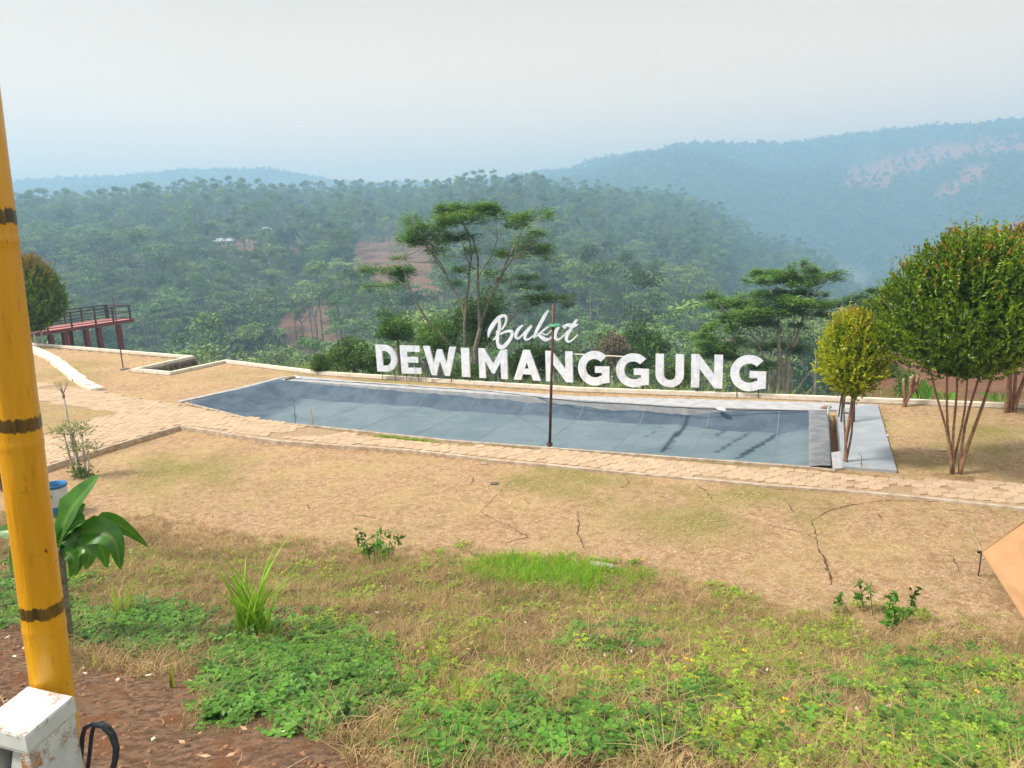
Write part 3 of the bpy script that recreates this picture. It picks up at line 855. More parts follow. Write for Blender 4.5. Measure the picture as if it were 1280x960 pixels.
import mathutils
def extrude_polys(polys, mapf, th):
    """polys: (outer, holes) in 2D -> solid plate th thick; mapf(u,v) -> (along, height)"""
    V = []; F = []; FS = []
    for outer, holes in polys:
        loops = [outer]+holes
        vv = [[Vector((*mapf(*p), 0)) for p in lp] for lp in loops]
        tri = mathutils.geometry.tessellate_polygon(vv)
        flat = [p for lp in vv for p in lp]
        b = len(V); n = len(flat)
        V += [(p.x, -th/2, p.y) for p in flat]+[(p.x, th/2, p.y) for p in flat]
        for t_ in tri:
            a, b2, c = [flat[k] for k in t_]
            cr = (b2.x-a.x)*(c.y-a.y)-(b2.y-a.y)*(c.x-a.x)
            t2 = t_ if cr > 0 else t_[::-1]
            F.append(tuple(b+k for k in t2)); F.append(tuple(b+n+k for k in t2[::-1]))
        k0 = 0
        for li, lp in enumerate(vv):
            m = len(lp)
            ar = sum(lp[k].x*lp[(k+1) % m].y-lp[(k+1) % m].x*lp[k].y for k in range(m))
            fl = (ar > 0) == (li == 0)
            for k in range(m):
                a, b2 = k0+k, k0+(k+1) % m
                f = (b+a, b+n+a, b+n+b2, b+b2)
                FS.append(f if fl else f[::-1])
            k0 += m
    return V, F, FS
wall_rot = math.atan2(_ld[1], _ld[0])
TXT = [('D', 471.2, 497.2, 431, 464.5), ('E', 501.8, 526.3, 432, 466.8), ('W', 530.3, 571, 433, 469.2), ('I', 577.2, 587.3, 435, 471), ('M', 598.8, 634.6, 436, 473), ('A', 641.8, 675.6, 437.5, 475),
       ('N', 682.4, 716.2, 439, 477), ('G', 722.9, 761.9, 439.6, 480.8), ('G', 770.2, 811.2, 442.6, 483), ('U', 819.6, 855, 442.8, 483.4), ('N', 864, 903.4, 443.3, 484.8), ('G', 912.8, 957.8, 444.8, 488)]
LET_LABEL = ['white letter D, first of the big word by the pool', 'white letter E with three bars, between the D and the W', 'white letter W, between the E and the narrow I', 'narrow white letter I left of the letter M', 'white letter M under the script B',
             'white letter A left of the maroon flagpole', 'white letter N standing behind the maroon flagpole', 'white letter G joined by a rail to the N behind the flagpole', 'white letter G just left of the letter U', 'white letter U of the big word by the pool', 'white letter N right of the U, before the last letter', 'white letter G, last of the big word at the right end']
GT = .07
for (ch, x0, x1, yt, yb), lab in zip(TXT, LET_LABEL):
    w_, polys = glyph(ch)
    a = on_wall(x0, (yt+yb)/2); b = on_wall(x1, (yt+yb)/2)
    zt = on_wall((x0+x1)/2, yt)[1]; zb = on_wall((x0+x1)/2, yb)[1]
    W_ = b[0]-a[0]; H_ = zt-zb
    base = LB0[:2]+_ld*(a[0]+W_/2)
    e = empty("sign_letter", (base[0], base[1], -.05), lab, "letter", "white metal letters of the big word beyond the pool", wall_rot)
    V, F, FS = extrude_polys(polys, lambda u, v: (u/w_*W_-W_/2, zb+.05+v*H_), GT)
    me = mesh_from("letter_plate", V, F+FS)
    me.materials.append(M['letter']); me.materials.append(M['letter_side'])
    mi = np.array([0]*len(F)+[1]*len(FS), np.int32); me.polygons.foreach_set("material_index", mi)
    o = bpy.data.objects.new("letter_plate", me); COL.objects.link(o); o.parent = e
    o.rotation_euler = (random.uniform(-.02, .02), random.uniform(-.008, .008), random.uniform(-.02, .02))
    for f in ((-.30, .30) if ch not in 'I' else (-.25, .3)):
        MB().tube([(f*W_, .02, -.05), (f*W_, .02, zb+.35)], .014, 6).build("post", M['black_steel'], e)
# thin rail between the tops of N and the first two Gs
pa, pb_ = on_wall(715, 442.5, .05), on_wall(782, 446, .05)
A3 = [*(LB0[:2]+_ld*pa[0]+_ln*.06), pa[1]]; B3 = [*(LB0[:2]+_ld*pb_[0]+_ln*.06), pb_[1]]
mb = MB().tube([A3, B3], .018, 6); o = mb.build("rail", M['kerb'])
tag(o, "thin pale rail running behind the tops of the N and two Gs", "rail")

# script word
def ribbon(ctrl, sx=9.143, ox=600, oy=380):
    """variable-width stroke; control points (x, y, width) in enlarged picture units"""
    C = np.array(ctrl, float)
    n = len(C); out = []
    for i in range(n-1):
        p0, p1, p2, p3 = C[max(i-1, 0)], C[i], C[i+1], C[min(i+2, n-1)]
        for k in range(7):
            t = k/7
            out.append(.5*((2*p1)+(-p0+p2)*t+(2*p0-5*p1+4*p2-p3)*t*t+(-p0+3*p1-3*p2+p3)*t**3))
    out.append(C[-1]); return [(ox+q[0]/sx, oy+q[1]/sx, max(q[2], 6)/sx) for q in out]
STROKES = [
    [(98, 378, 14), (108, 320, 34), (135, 262, 46), (175, 205, 44), (222, 155, 40), (265, 133, 30), (298, 148, 24), (303, 190, 24), (285, 240, 22), (250, 295, 14)],
    [(222, 165, 26), (226, 225, 34), (222, 290, 38), (208, 350, 34), (180, 390, 24), (152, 408, 10)],
    [(205, 300, 30), (205, 380, 34), (205, 440, 34), (232, 490, 44), (285, 478, 42), (335, 420, 36), (368, 362, 34), (368, 322, 30), (330, 308, 26), (275, 322, 22), (235, 345, 16)],
    [(492, 242, 18), (450, 278, 32), (418, 330, 34), (412, 375, 30), (440, 392, 24), (480, 360, 20), (535, 300, 18), (592, 245, 18)],
    [(590, 250, 26), (550, 300, 34), (520, 355, 34), (520, 398, 28), (555, 402, 20), (600, 370, 16), (650, 330, 14)],
    [(782, 74, 16), (752, 120, 34), (712, 190, 38), (672, 262, 36), (640, 330, 32), (618, 390, 18)],
    [(630, 380, 14), (690, 330, 18), (750, 280, 20), (800, 248, 22), (832, 240, 16)],
    [(700, 325, 12), (760, 350, 10), (820, 300, 10)],
    [(668, 345, 22), (700, 372, 36), (745, 405, 38), (790, 400, 24), (840, 360, 14)],
    [(905, 262, 24), (872, 312, 36), (858, 365, 36), (880, 405, 30), (925, 390, 20), (975, 340, 14), (1010, 300, 12)],
    [(1108, 178, 20), (1082, 220, 32), (1040, 285, 34), (1005, 345, 36), (990, 392, 34), (1010, 428, 26), (1055, 412, 18), (1120, 348, 10)],
    [(945, 255, 10), (1000, 240, 30), (1060, 250, 44), (1125, 232, 12)],
    [(950, 258, 26), (972, 258, 42), (994, 258, 26)]]
p0 = on_wall(655, 430)
bb = LB0[:2]+_ld*p0[0]
e = empty("script_sign", (bb[0], bb[1], -.05), "white flowing script word above the letters M, A and N", "sign", None, wall_rot)
VV = []; FF = []; FS_ = []
for st in STROKES:
    R_ = ribbon(st)
    P2 = [on_wall(q[0], q[1]) for q in R_]; wd = [abs(on_wall(q[0]+q[2], q[1])[0]-on_wall(q[0], q[1])[0])*.5 for q in R_]
    b = len(VV); n = len(P2)
    L_ = []; R2 = []
    for i in range(n):
        t_ = P2[min(i+1, n-1)]-P2[max(i-1, 0)]; t_ = t_/(np.linalg.norm(t_)+1e-9); nn = np.array([-t_[1], t_[0]])
        L_.append(P2[i]+nn*wd[i]); R2.append(P2[i]-nn*wd[i])
    off = (STROKES.index(st) % 3)*.004
    for i in range(n):
        for q, yy in ((L_[i], -.035-off), (R2[i], -.035-off), (R2[i], .035+off), (L_[i], .035+off)):
            VV.append((q[0]-p0[0], yy, q[1]+.05))
    for i in range(n-1):
        k = b+i*4
        FF.append((k, k+1, k+5, k+4)); FS_ += [(k+1, k+2, k+6, k+5), (k+3, k, k+4, k+7)]; FF.append((k+2, k+3, k+7, k+6))
    FS_ += [(b, b+3, b+2, b+1), (b+4*n-4, b+4*n-3, b+4*n-2, b+4*n-1)]
me = mesh_from("script_plate", VV, FF+FS_)
me.materials.append(M['letter']); me.materials.append(M['letter_side'])
me.polygons.foreach_set("material_index", np.array([0]*len(FF)+[1]*len(FS_), np.int32))
o = bpy.data.objects.new("script_plate", me); COL.objects.link(o); o.parent = e
for (sxp, syp) in ((648, 425), (664, 424), (711, 427), (628, 433)):
    q = on_wall(sxp, syp); u = q[0]-p0[0]
    MB().tube([(u, .05, -.05), (u, .05, q[1]+.15)], .014, 6).build("post", M['black_steel'], e)

# ------------------------------------------------------------------ leaning flagpole with a green lamp shade
b0 = W(687, 554, -.01)
top = at_depth(692, 380, b0[1]-.05)
e = empty("flagpole", b0, "thin maroon pole with a green lamp shade standing at the near rim of the pool", "pole")
tp = top-b0
MB().tube([(0, 0, -.1), tuple(tp*.5), tuple(tp)], [.034, .032, .030], 10).build("pole", M['rust_steel'], e, True)
sh = at_depth(694, 407, b0[1]-.03)-b0
mb = MB(); V = []; nseg = 20
for zz, r in ((.05, .02), (.045, .07), (.025, .13), (0, .165), (-.012, .160)):
    V += [(sh[0]+r*math.cos(2*math.pi*k/nseg), sh[1]+r*math.sin(2*math.pi*k/nseg), sh[2]+zz) for k in range(nseg)]
mb.add(V, [(l*nseg+k, (l+1)*nseg+k, (l+1)*nseg+(k+1) % nseg, l*nseg+(k+1) % nseg) for l in range(4) for k in range(nseg)])
mb.build("lamp_shade", M['green_shade'], e, True)
MB().tube([(sh[0], sh[1]-.02, sh[2]-.035), (sh[0], sh[1]-.02, sh[2]+.02)], [.03, .045], 10).build("bulb", M['white'], e, True)
MB().tube([(0, 0, -.05), (0, 0, .012)], [.075, .065], 12).build("base_plate", M['rust_steel'], e)

# ------------------------------------------------------------------ observation deck
dz = -.45
cN0, cN1 = W(-45, 428.5, dz), W(166, 398.5, dz)
ax = (cN1-cN0)[:2]; Lk = np.linalg.norm(ax); ax /= Lk
ay = np.array([-ax[1], ax[0]])
if ay@np.array([0, 1]) < 0: ay = -ay
Wk = 2.6
e = empty("viewing_deck", (cN1[0], cN1[1], dz), "long red viewing deck on maroon posts with black railings behind the terrace edge", "deck", None, math.atan2(ax[1], ax[0]))
sgn = 1 if np.cross(np.append(ax, 0), np.append(ay, 0))[2] > 0 else -1
def dl(u, v, z): return (u-Lk, v*sgn, z)
MB().box((-Lk/2, Wk/2*sgn, -.05), (Lk, Wk, .09)).build("deck_floor", M['deckred'], e)
MB().box((-Lk/2, -.03*sgn, -.12), (Lk+.1, .10, .24)).build("edge_beam", M['deckside'], e)
MB().box((-Lk/2, (Wk+.03)*sgn, -.12), (Lk+.1, .10, .24)).build("edge_beam", M['deckside'], e)
MB().box((.04, Wk/2*sgn, -.12), (.08, Wk-.06, .24)).build("edge_beam", M['deckside'], e)
def usable(px, v):
    best = min(np.linspace(0, Lk, 900), key=lambda u: abs(PX(np.array([*(cN0[:2]+ax*u+ay*v), dz]))[0]-px))
    return best
for pxx, v in ((147, .15), (122, .15), (106, .15), (79, .15), (62, .15)):
    u = usable(pxx, v); MB().box((u-Lk, v*sgn, -3.3), (.28, .28, 6.0)).build("support_post", M['deckside'], e)
for pxx, v in ((85, Wk-.2),):
    u = usable(pxx, v)
    MB().box((u-Lk, v*sgn, -3.3), (.3, .3, 6.0)).build("support_post", M['deckside'], e)
for v, cols in ((.04, (163, 142, 120, 90, 60, 36, 12)), (Wk-.04, (148, 133, 119, 103, 82, 55, 25))):
    us = [usable(c, v) for c in cols] + ([Lk-.03] if v > 1 else [])
    for u in us:
        MB().box((u-Lk, v*sgn, .50), (.09, .09, 1.0)).build("rail_post", M['black_steel'], e)
    for zz, r in ((1.02, .045), (.55, .03), (.12, .03)):
        MB().tube([dl(0, v, zz), dl(Lk, v, zz)], r, 6).build("rail", M['black_steel'], e)
for zz, r in ((1.02, .045), (.55, .03), (.12, .03)):
    MB().tube([(-.03, .04*sgn, zz), (-.03, (Wk-.04)*sgn, zz)], r, 6).build("rail", M['black_steel'], e)

# ------------------------------------------------------------------ curved white kerb of loose slabs on the left lawn
cs = Ws([(20, 429), (43, 437), (66, 448), (86, 464), (104, 478), (122, 487.5)])
e = empty("curved_kerb", (cs[2][0], cs[2][1], 0), "curved kerb of worn white slabs between the two lawns on the left", "kerb")
D = dense(cs, .75)
for a, b in zip(D[:-1], D[1:]):
    t_ = (b-a); l_ = np.linalg.norm(t_); ang_ = math.atan2(t_[1], t_[0]); mid = (a+b)/2
    q = MB(); x_, y_ = l_/2*.96, .26*random.uniform(.85, 1.1)
    V = [(-x_, -y_, -.08), (x_, -y_*.95, -.08), (x_, y_, -.08), (-x_, y_*.92, -.08)]
    V += [(v[0]*.97, v[1]*.93, .065+random.uniform(-.015, .01)) for v in V]
    q.add(V, [(0, 3, 2, 1), (4, 5, 6, 7), (0, 1, 5, 4), (1, 2, 6, 5), (2, 3, 7, 6), (3, 0, 4, 7)])
    o = q.build("slab", M['kerb'], e); o.location = Vector((mid[0], mid[1], 0))-e.location; o.rotation_euler = (0, 0, ang_)

# ------------------------------------------------------------------ leafy things: builders
def leaves(C, Dr, L, Wd, rnd=rng, droop=0.0, up=None):
    """rhombic leaves: C centres (n,3), Dr long axis (n,3), L lengths, Wd widths"""
    n = len(C)
    Dr = Dr/(np.linalg.norm(Dr, axis=1, keepdims=True)+1e-9)
    R_ = rnd.normal(size=(n, 3))
    if up is not None: R_ = R_*(1-up) + np.cross(Dr, np.array([0, 0, 1.]))*up*2
    Sd = R_-Dr*(R_*Dr).sum(1, keepdims=True); Sd /= np.linalg.norm(Sd, axis=1, keepdims=True)+1e-9
    L = np.broadcast_to(L, (n,))[:, None]; Wd = np.broadcast_to(Wd, (n,))[:, None]
    V = np.stack([C-Dr*L*.5, C+Sd*Wd*.5-Dr*L*.05, C+Dr*L*.5, C-Sd*Wd*.5-Dr*L*.05], 1)
    return V.reshape(-1, 3)
def quads(n): return np.arange(n*4, dtype=np.int32).reshape(-1, 4)
def leaf_obj(name, Vs, tint, tip, mat, parent=None):
    V = np.concatenate(Vs); n = len(V)//4
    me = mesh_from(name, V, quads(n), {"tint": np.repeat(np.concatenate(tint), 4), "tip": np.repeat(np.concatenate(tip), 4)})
    return link(name, me, mat, parent)
def rdir(n, r=rng):
    v = r.normal(size=(n, 3)); return v/np.linalg.norm(v, axis=1, keepdims=True)
def sprig_crown(h, rx, seed, n_spr=700, n_leaf=13, leaf=.06, tipf=.25, taper=.55, core=4500, base_w=.75, lump=.12):
    """clipped tear-drop crown: outward sprigs over a filled inside. Origin at crown base centre."""
    r = np.random.default_rng(seed)
    Vs, ti, tp_ = [], [], []
    def rad(t):      # t 0 base .. 1 top
        return rx*np.where(t < .38, base_w+(1-base_w)*np.sin(t/.38*math.pi/2), np.cos(np.clip((t-.38)/.62, 0, 1)*math.pi/2)**taper)
    t = r.random(n_spr)**.85; a = r.random(n_spr)*2*math.pi
    lf = 1+lump*fbm(a*1.6+seed, t*4, 3, seed)+.17*fbm(a*5+seed, t*11, 2, seed+4)+.05*r.normal(size=n_spr)
    low = 1-.55*np.exp(-(t/.10)**2)
    rr = rad(t)*lf*low; zz = t*h+.03*h*r.normal(size=n_spr)
    B = np.stack([rr*np.cos(a), rr*np.sin(a), zz], 1)
    out = np.stack([np.cos(a)*(1-t*.6), np.sin(a)*(1-t*.6), .35+t*1.1], 1)+.35*r.normal(size=(n_spr, 3))
    out /= np.linalg.norm(out, axis=1, keepdims=True)
    sl_ = leaf*(2.2+1.6*r.random(n_spr))
    tint_s = np.clip(.45+.28*r.normal(size=n_spr)+.25*(t-.4)+.5*fbm(a*5+seed, t*11, 2, seed+4), 0, 1)  # darker tint in the dents: shade put into the leaf colour
    red_s = (r.random(n_spr) < tipf*(.03+1.9*sstep(.45, 1.0, t)))
    for k in range(n_leaf):
        f = k/(n_leaf-1)
        C = B+out*(sl_*(f-.35))[:, None]
        d = out*(.5+f*.9)+rdir(n_spr, r)*(.95-.35*f)
        d[:, 2] += .1
        Vs.append(leaves(C+d*leaf*.35, d, leaf*(.75+.5*r.random(n_spr))*(1-.25*f), leaf*.42, r))
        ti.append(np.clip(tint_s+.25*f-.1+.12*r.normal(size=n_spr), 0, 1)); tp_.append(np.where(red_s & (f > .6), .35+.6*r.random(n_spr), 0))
    # spire sprigs standing up at the very top
    ns = max(30, n_spr//9); t = .25+.75*r.random(ns); a = r.random(ns)*2*math.pi; rr = rad(t)*1.02
    B = np.stack([rr*np.cos(a), rr*np.sin(a), t*h], 1); ln = leaf*(2.5+3.5*r.random(ns))
    out = np.stack([np.cos(a)*(1-t), np.sin(a)*(1-t), .6+t], 1)+.25*r.normal(size=(ns, 3)); out /= np.linalg.norm(out, axis=1, keepdims=True)
    for k in range(8):
        f = k/7; C = B+out*(ln*f)[:, None]; d = out*.6+rdir(ns, r)*.8
        Vs.append(leaves(C, d, leaf*(.6+.4*r.random(ns)), leaf*.36, r)); ti.append(np.clip(.6+.4*f+.1*r.normal(size=ns), 0, 1)); tp_.append(np.where(r.random(ns) < tipf*1.6*f, .6, 0.)*(t > .5))
    # filling, leaves tinted dark for the shade inside the crown
    t = r.random(core); a = r.random(core)*2*math.pi; q = np.sqrt(r.random(core))*.9
    rr = rad(t)*q*(1-.5*np.exp(-(t/.1)**2))*(1+lump*fbm(a*1.6+seed, t*4, 3, seed))
    C = np.stack([rr*np.cos(a), rr*np.sin(a), t*h*.97+.02], 1)
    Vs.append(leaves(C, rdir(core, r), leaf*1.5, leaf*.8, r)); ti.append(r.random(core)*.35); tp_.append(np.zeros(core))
    return Vs, ti, tp_
def ctree(name, loc, seed, h_tr, h, rx, mat, label, cat="tree", group=None, stems=((0, 0, .03, 0, 0),), bark='bark_red', spr=700, leafs=.06, tipf=.25, core=4500, lump=.12, spire=0, **kw):
    e = empty(name, loc, label, cat, group)
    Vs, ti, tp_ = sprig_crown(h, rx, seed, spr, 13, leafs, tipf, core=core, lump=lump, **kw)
    if spire:
        r = np.random.default_rng(seed+5); n = spire
        B = np.stack([r.normal(size=n)*rx*.10, r.normal(size=n)*rx*.10, h*(.90+.20*r.random(n))], 1)
        d = np.stack([r.normal(size=n)*.4, r.normal(size=n)*.4, np.ones(n)], 1)
        Vs.append(leaves(B, d, leafs*1.1, leafs*.4, r)); ti.append(r.random(n)); tp_.append(.5+.5*r.random(n))
    o = leaf_obj("crown", Vs, ti, tp_, mat, e); o.location = (kw.get('cx', 0), 0, h_tr)
    r = random.Random(seed)
    for (bx, by, rad_, tx, ty) in stems:
        pts = []; n = 9
        for k in range(n+1):
            f = k/n
            pts.append((bx+(tx-bx)*f**1.4+.035*math.sin(f*8+seed+bx*60), by+(ty-by)*f**1.4+.015*math.cos(f*6+bx*40), -.12+(h_tr+h*.45+.12)*f))
        mb = MB().tube(pts, [rad_*(1.25-.75*k/n) for k in range(n+1)], 7)
        for q in range(5):
            i = r.randint(6, 8); a = r.random()*6.28; p = np.array(pts[i])
            mb.tube([p, p+np.array([math.cos(a)*rx*.35, math.sin(a)*rx*.35, h*.14]), p+np.array([math.cos(a)*rx*.6, math.sin(a)*rx*.6, h*.30])], [rad_*.5, rad_*.35, rad_*.15], 5)
        mb.build("trunk", M[bark], e, True)
    return e

def gz(x, y): return float(ground(np.array([x]), np.array([y]))[0])
def gpt(px, py, z=0.0):
    p = W(px, py, z); return np.array([p[0], p[1], gz(p[0], p[1])])

# small golden topiary at the right end of the pool
p = gpt(1058, 578)
sc_ = 1/60.
ctree("topiary_tree", p, 3, 1.50, 1.62, .58, M['leaf_gold'], "small golden egg-shaped topiary tree at the right end of the pool", group="clipped topiary trees", stems=((-.05, .03, .022, -.10, 0), (-.01, -.03, .026, 0, 0), (.03, .02, .022, .10, .02), (.0, .0, .02, .05, -.08)), spr=620, leafs=.078, tipf=.16, core=4500, base_w=.62, spire=60)
# its low suckers
Vs = []; n = 90
C = np.stack([.09+rng.normal(size=n)*.05, -.03+rng.normal(size=n)*.05, .05+rng.random(n)*.75], 1)
# large topiary right
p = gpt(1194, 590)
ctree("topiary_tree", p, 11, 2.0, 2.58, 1.42, M['leaf_box'], "large round dark topiary tree with many thin bare stems beside the path", group="clipped topiary trees",
      stems=((-.08, .0, .024, -.95, .1), (-.05, .05, .024, -.62, -.1), (-.03, -.02, .024, -.22, .12), (.0, .04, .022, .12, -.1), (.06, .02, .026, .55, .05), (.10, -.03, .032, .95, .0)), bark='bark_red', spr=1700, leafs=.092, tipf=.13, core=12000, lump=.24, base_w=.62)
p = W(1264, 513); p = np.array([p[0], p[1], gz(p[0], p[1])])
ctree("topiary_tree", p, 23, 1.55, 2.95, 1.85, M['leaf_box'], "tall dark topiary tree with red tips at the right edge of the lawn", group="clipped topiary trees",
      stems=((-.10, 0, .045, -.35, 0), (.03, .05, .04, .05, .1), (.10, 0, .045, .85, 0), (-.04, 0, .035, -.1, 0)), bark='bark_red', spr=1900, leafs=.10, tipf=.75, core=11000, lump=.22, base_w=.6)
p = W(50, 431)
ctree("topiary_tree", (p[0], p[1], gz(p[0], p[1])), 31, 2.05, 3.65, 1.45, M['leaf_box'], "dark egg-shaped topiary tree with orange tips beside the red viewing deck", group="clipped topiary trees",
      stems=((-.1, 0, .06, -.35, 0), (.08, .0, .05, .2, .05)), bark='bark_pale', spr=1200, leafs=.12, tipf=.55, core=9000, lump=.16, base_w=.55)
p = W(402, 465.5)
e = ctree("clipped_shrub", (p[0], p[1], -.05), 41, .06, .58, .30, M['leaf_bright'], "small round green shrub on the kerb strip left of the letter D", "shrub", stems=((0, 0, .02, 0, 0),), spr=260, leafs=.06, tipf=0, core=1500, base_w=.7)

# pruned topiaries: bare stems only
def stump(loc, label, branches, bark='bark_pale', group=None):
    e = empty("pruned_tree", loc, label, "tree", group)
    for pts, r in branches:
        mb = MB().tube(pts, [r*(1-.25*k/(len(pts)-1)) for k in range(len(pts))], 8); mb.build("branch", M[bark], e, True)
        q = np.array(pts[-1]); t_ = q-np.array(pts[-2]); t_ /= np.linalg.norm(t_)
        MB().tube([q-t_*.005, q+t_*.012], [r*.76, r*.70], 8).build("cut_end", M['cut_wood'], e)
    return e
p = gpt(1131, 506)
stump(p, "pruned tree of thick bare upright branches on the far kerb right of the pool deck", [
    ([(-.05, 0, -.1), (.02, 0, .14), (.12, 0, .34), (.14, .02, .62), (.11, 0, .80)], .06), ([(.05, 0, .2), (.22, .02, .42), (.28, .02, .66), (.31, .02, .82)], .05),
    ([(0, 0, .05), (-.02, 0, .30), (-.06, .0, .55), (-.07, .03, .76)], .045), ([(.1, .02, .3), (.2, .05, .55), (.19, .05, .84)], .045), ([(.15, 0, .40), (.34, 0, .6), (.40, 0, .78)], .035)], 'bark_red')
p = gpt(1006, 497)
stump(p, "short pruned stump with a knobbly top on the far kerb left of the golden topiary", [([(0, 0, -.1), (.0, 0, .4), (-.02, 0, .72)], .05), ([(0, 0, .5), (.06, 0, .64), (.07, 0, .74)], .04), ([(0, 0, .5), (-.08, 0, .62), (-.09, 0, .7)], .035)], 'bark_red')

# slim pollarded plant on the left by the path
p = gpt(104, 597, -.15)
e = empty("pollarded_plant", p, "slim pollarded plant with pale variegated tufts beside the branch path on the left", "plant")
tops = [(-.15, .0, 1.95, .022), (-.30, .03, 1.05, .026), (-.10, .04, 1.05, .03), (.12, 0, 1.02, .022), (.20, .02, .62, .016), (-.08, -.03, .66, .022)]
Vs, ti, tpp = [], [], []
for i, (tx, ty, h_, r_) in enumerate(tops):
    MB().tube([(tx*.55, ty, -.1), (tx*.8, ty, h_*.4), (tx, ty, h_*.98)], [r_*1.1, r_, r_*.8], 7).build("stem", M['bark_pale'], e, True)
    MB().tube([(tx, ty, h_*.95), (tx, ty, h_)], [r_*1.0, r_*1.5], 8).build("knob", M['bark'], e, True)
    n = 14 if i == 0 else 130
    if i == 0:
        for k in range(9):
            a = random.random()*6.28; MB().tube([(tx, ty, h_), (tx+.08*math.cos(a), ty+.08*math.sin(a), h_+.12), (tx+.16*math.cos(a), ty+.12*math.sin(a), h_+random.uniform(.22, .38))], [.008, .006, .003], 4).build("twig", M['bark'], e)
        continue
    C = np.array([tx, ty, h_+.10])+rng.normal(size=(n, 3))*np.array([.13, .13, .085])
    d = C-np.array([tx, ty, h_-.05])+rng.normal(size=(n, 3))*.06
    Vs.append(leaves(C, d, .085, .032)); ti.append(rng.random(n)); tpp.append(np.zeros(n))
leaf_obj("foliage", Vs, ti, tpp, M['leaf_pale'], e)
n = 260
C = np.stack([rng.normal(size=n)*.13+.0, rng.normal(size=n)*.10, np.abs(rng.normal(size=n))*.17+.02], 1)
leaf_obj("sucker_leaves", [leaves(C, rdir(n)+np.array([0, 0, .8]), .08, .035)], [rng.random(n)], [np.zeros(n)], M['leaf_bright'], e)

# ------------------------------------------------------------------ open-crowned trees with flat leaf sprays
def umbrella_tree(loc_px, depth, limbs, puffs, label, leaf_mat, bark, dens=230, fat=1.0, leafl=.15, group=None, seed=1, base_y=None, name="spreading_tree", thick=1.0, scale=3.556, ox=400, oy=230):
    r = np.random.default_rng(seed)
    def P3(zx, zy, dy=0.0): return at_depth(ox+zx/scale, oy+zy/scale, depth+dy)
    mpp = depth/FPX*1.04/scale
    b = P3(*loc_px); base = np.array([b[0], b[1], b[2]])
    e = empty(name, base, label, "tree", group)
    nodes = []
    for li, (pts, r0, r1) in enumerate(limbs):
        P = []
        for k, q in enumerate(pts):
            dy = q[2] if len(q) > 2 else 0
            P.append(P3(q[0], q[1], dy)-base)
        # smooth the polyline a little
        Q = [P[0]]
        for a, c in zip(P[:-1], P[1:]):
            m_ = (a+c)/2+r.normal(size=3)*np.linalg.norm(c-a)*.03
            Q += [m_, c]
        R_ = [(r0+(r1-r0)*k/(len(Q)-1))*thick for k in range(len(Q))]
        MB().tube(Q, R_, 7).build("trunk" if li < 1 else "limb", M[bark], e, True)
        nodes += [(q, rr) for q, rr in list(zip(Q, R_))[1:]]
    NP = np.array([q for q, _ in nodes])
    Vs, ti, tp_ = [], [], []; br = MB()
    for (cx, cy, rx, ry, *dy) in puffs:
        dyy = dy[0] if dy else r.uniform(-1, 1)*depth*.045
        c = P3(cx, cy, dyy)-base; rx_, rz_ = rx*mpp*fat, max(ry*mpp*fat, .12)
        dd = np.linalg.norm((NP-c)*np.array([1, 1, 1.0])+np.array([0, 0, 1])*np.maximum(0, NP[:, 2]-c[2])[:, None]*3, axis=1)
        j = int(np.argmin(dd)); a = NP[j]
        m1 = a*.5+c*.5+np.array([0, 0, -.06*np.linalg.norm(c-a)])
        br.tube([a, m1, c-np.array([0, 0, rz_*.4])], [nodes[j][1]*.5+.006, .012*depth/30, .007*depth/30], 5)
        nsub = max(4, int(rx*ry/240)+3)
        for q in range(nsub):
            off = np.array([r.uniform(-1, 1)*rx_*.8, r.uniform(-1, 1)*rx_*.8, 0]); rr = math.hypot(off[0], off[1])/rx_
            off[2] = rz_*(.55*(1-rr**2)+r.uniform(-.45, .35))
            s = rx_*r.uniform(.28, .50)
            br.tube([c-np.array([0, 0, rz_*.4]), c+off*.9-np.array([0, 0, .05*rz_])], [.008*depth/30, .004*depth/30], 4, cap=False)
            n = int(dens*s*s*4)+12
            C = r.normal(size=(n, 3))*np.array([s*.55, s*.55, .065+rz_*.13])+c+off
            C[:, 2] -= .10*((C[:, 0]-c[0]-off[0])**2+(C[:, 1]-c[1]-off[1])**2)/max(s, .05)
            d = (C-c)*np.array([1, 1, .15])+r.normal(size=(n, 3))*np.array([.45, .45, .14])*rx_*.6
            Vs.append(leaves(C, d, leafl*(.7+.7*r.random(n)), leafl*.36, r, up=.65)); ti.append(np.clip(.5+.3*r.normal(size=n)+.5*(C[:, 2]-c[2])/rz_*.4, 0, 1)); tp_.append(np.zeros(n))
    tag(br.build("branches", M[bark], e, True), kind="stuff")
    leaf_obj("crown", Vs, ti, tp_, leaf_mat, e)
    return e
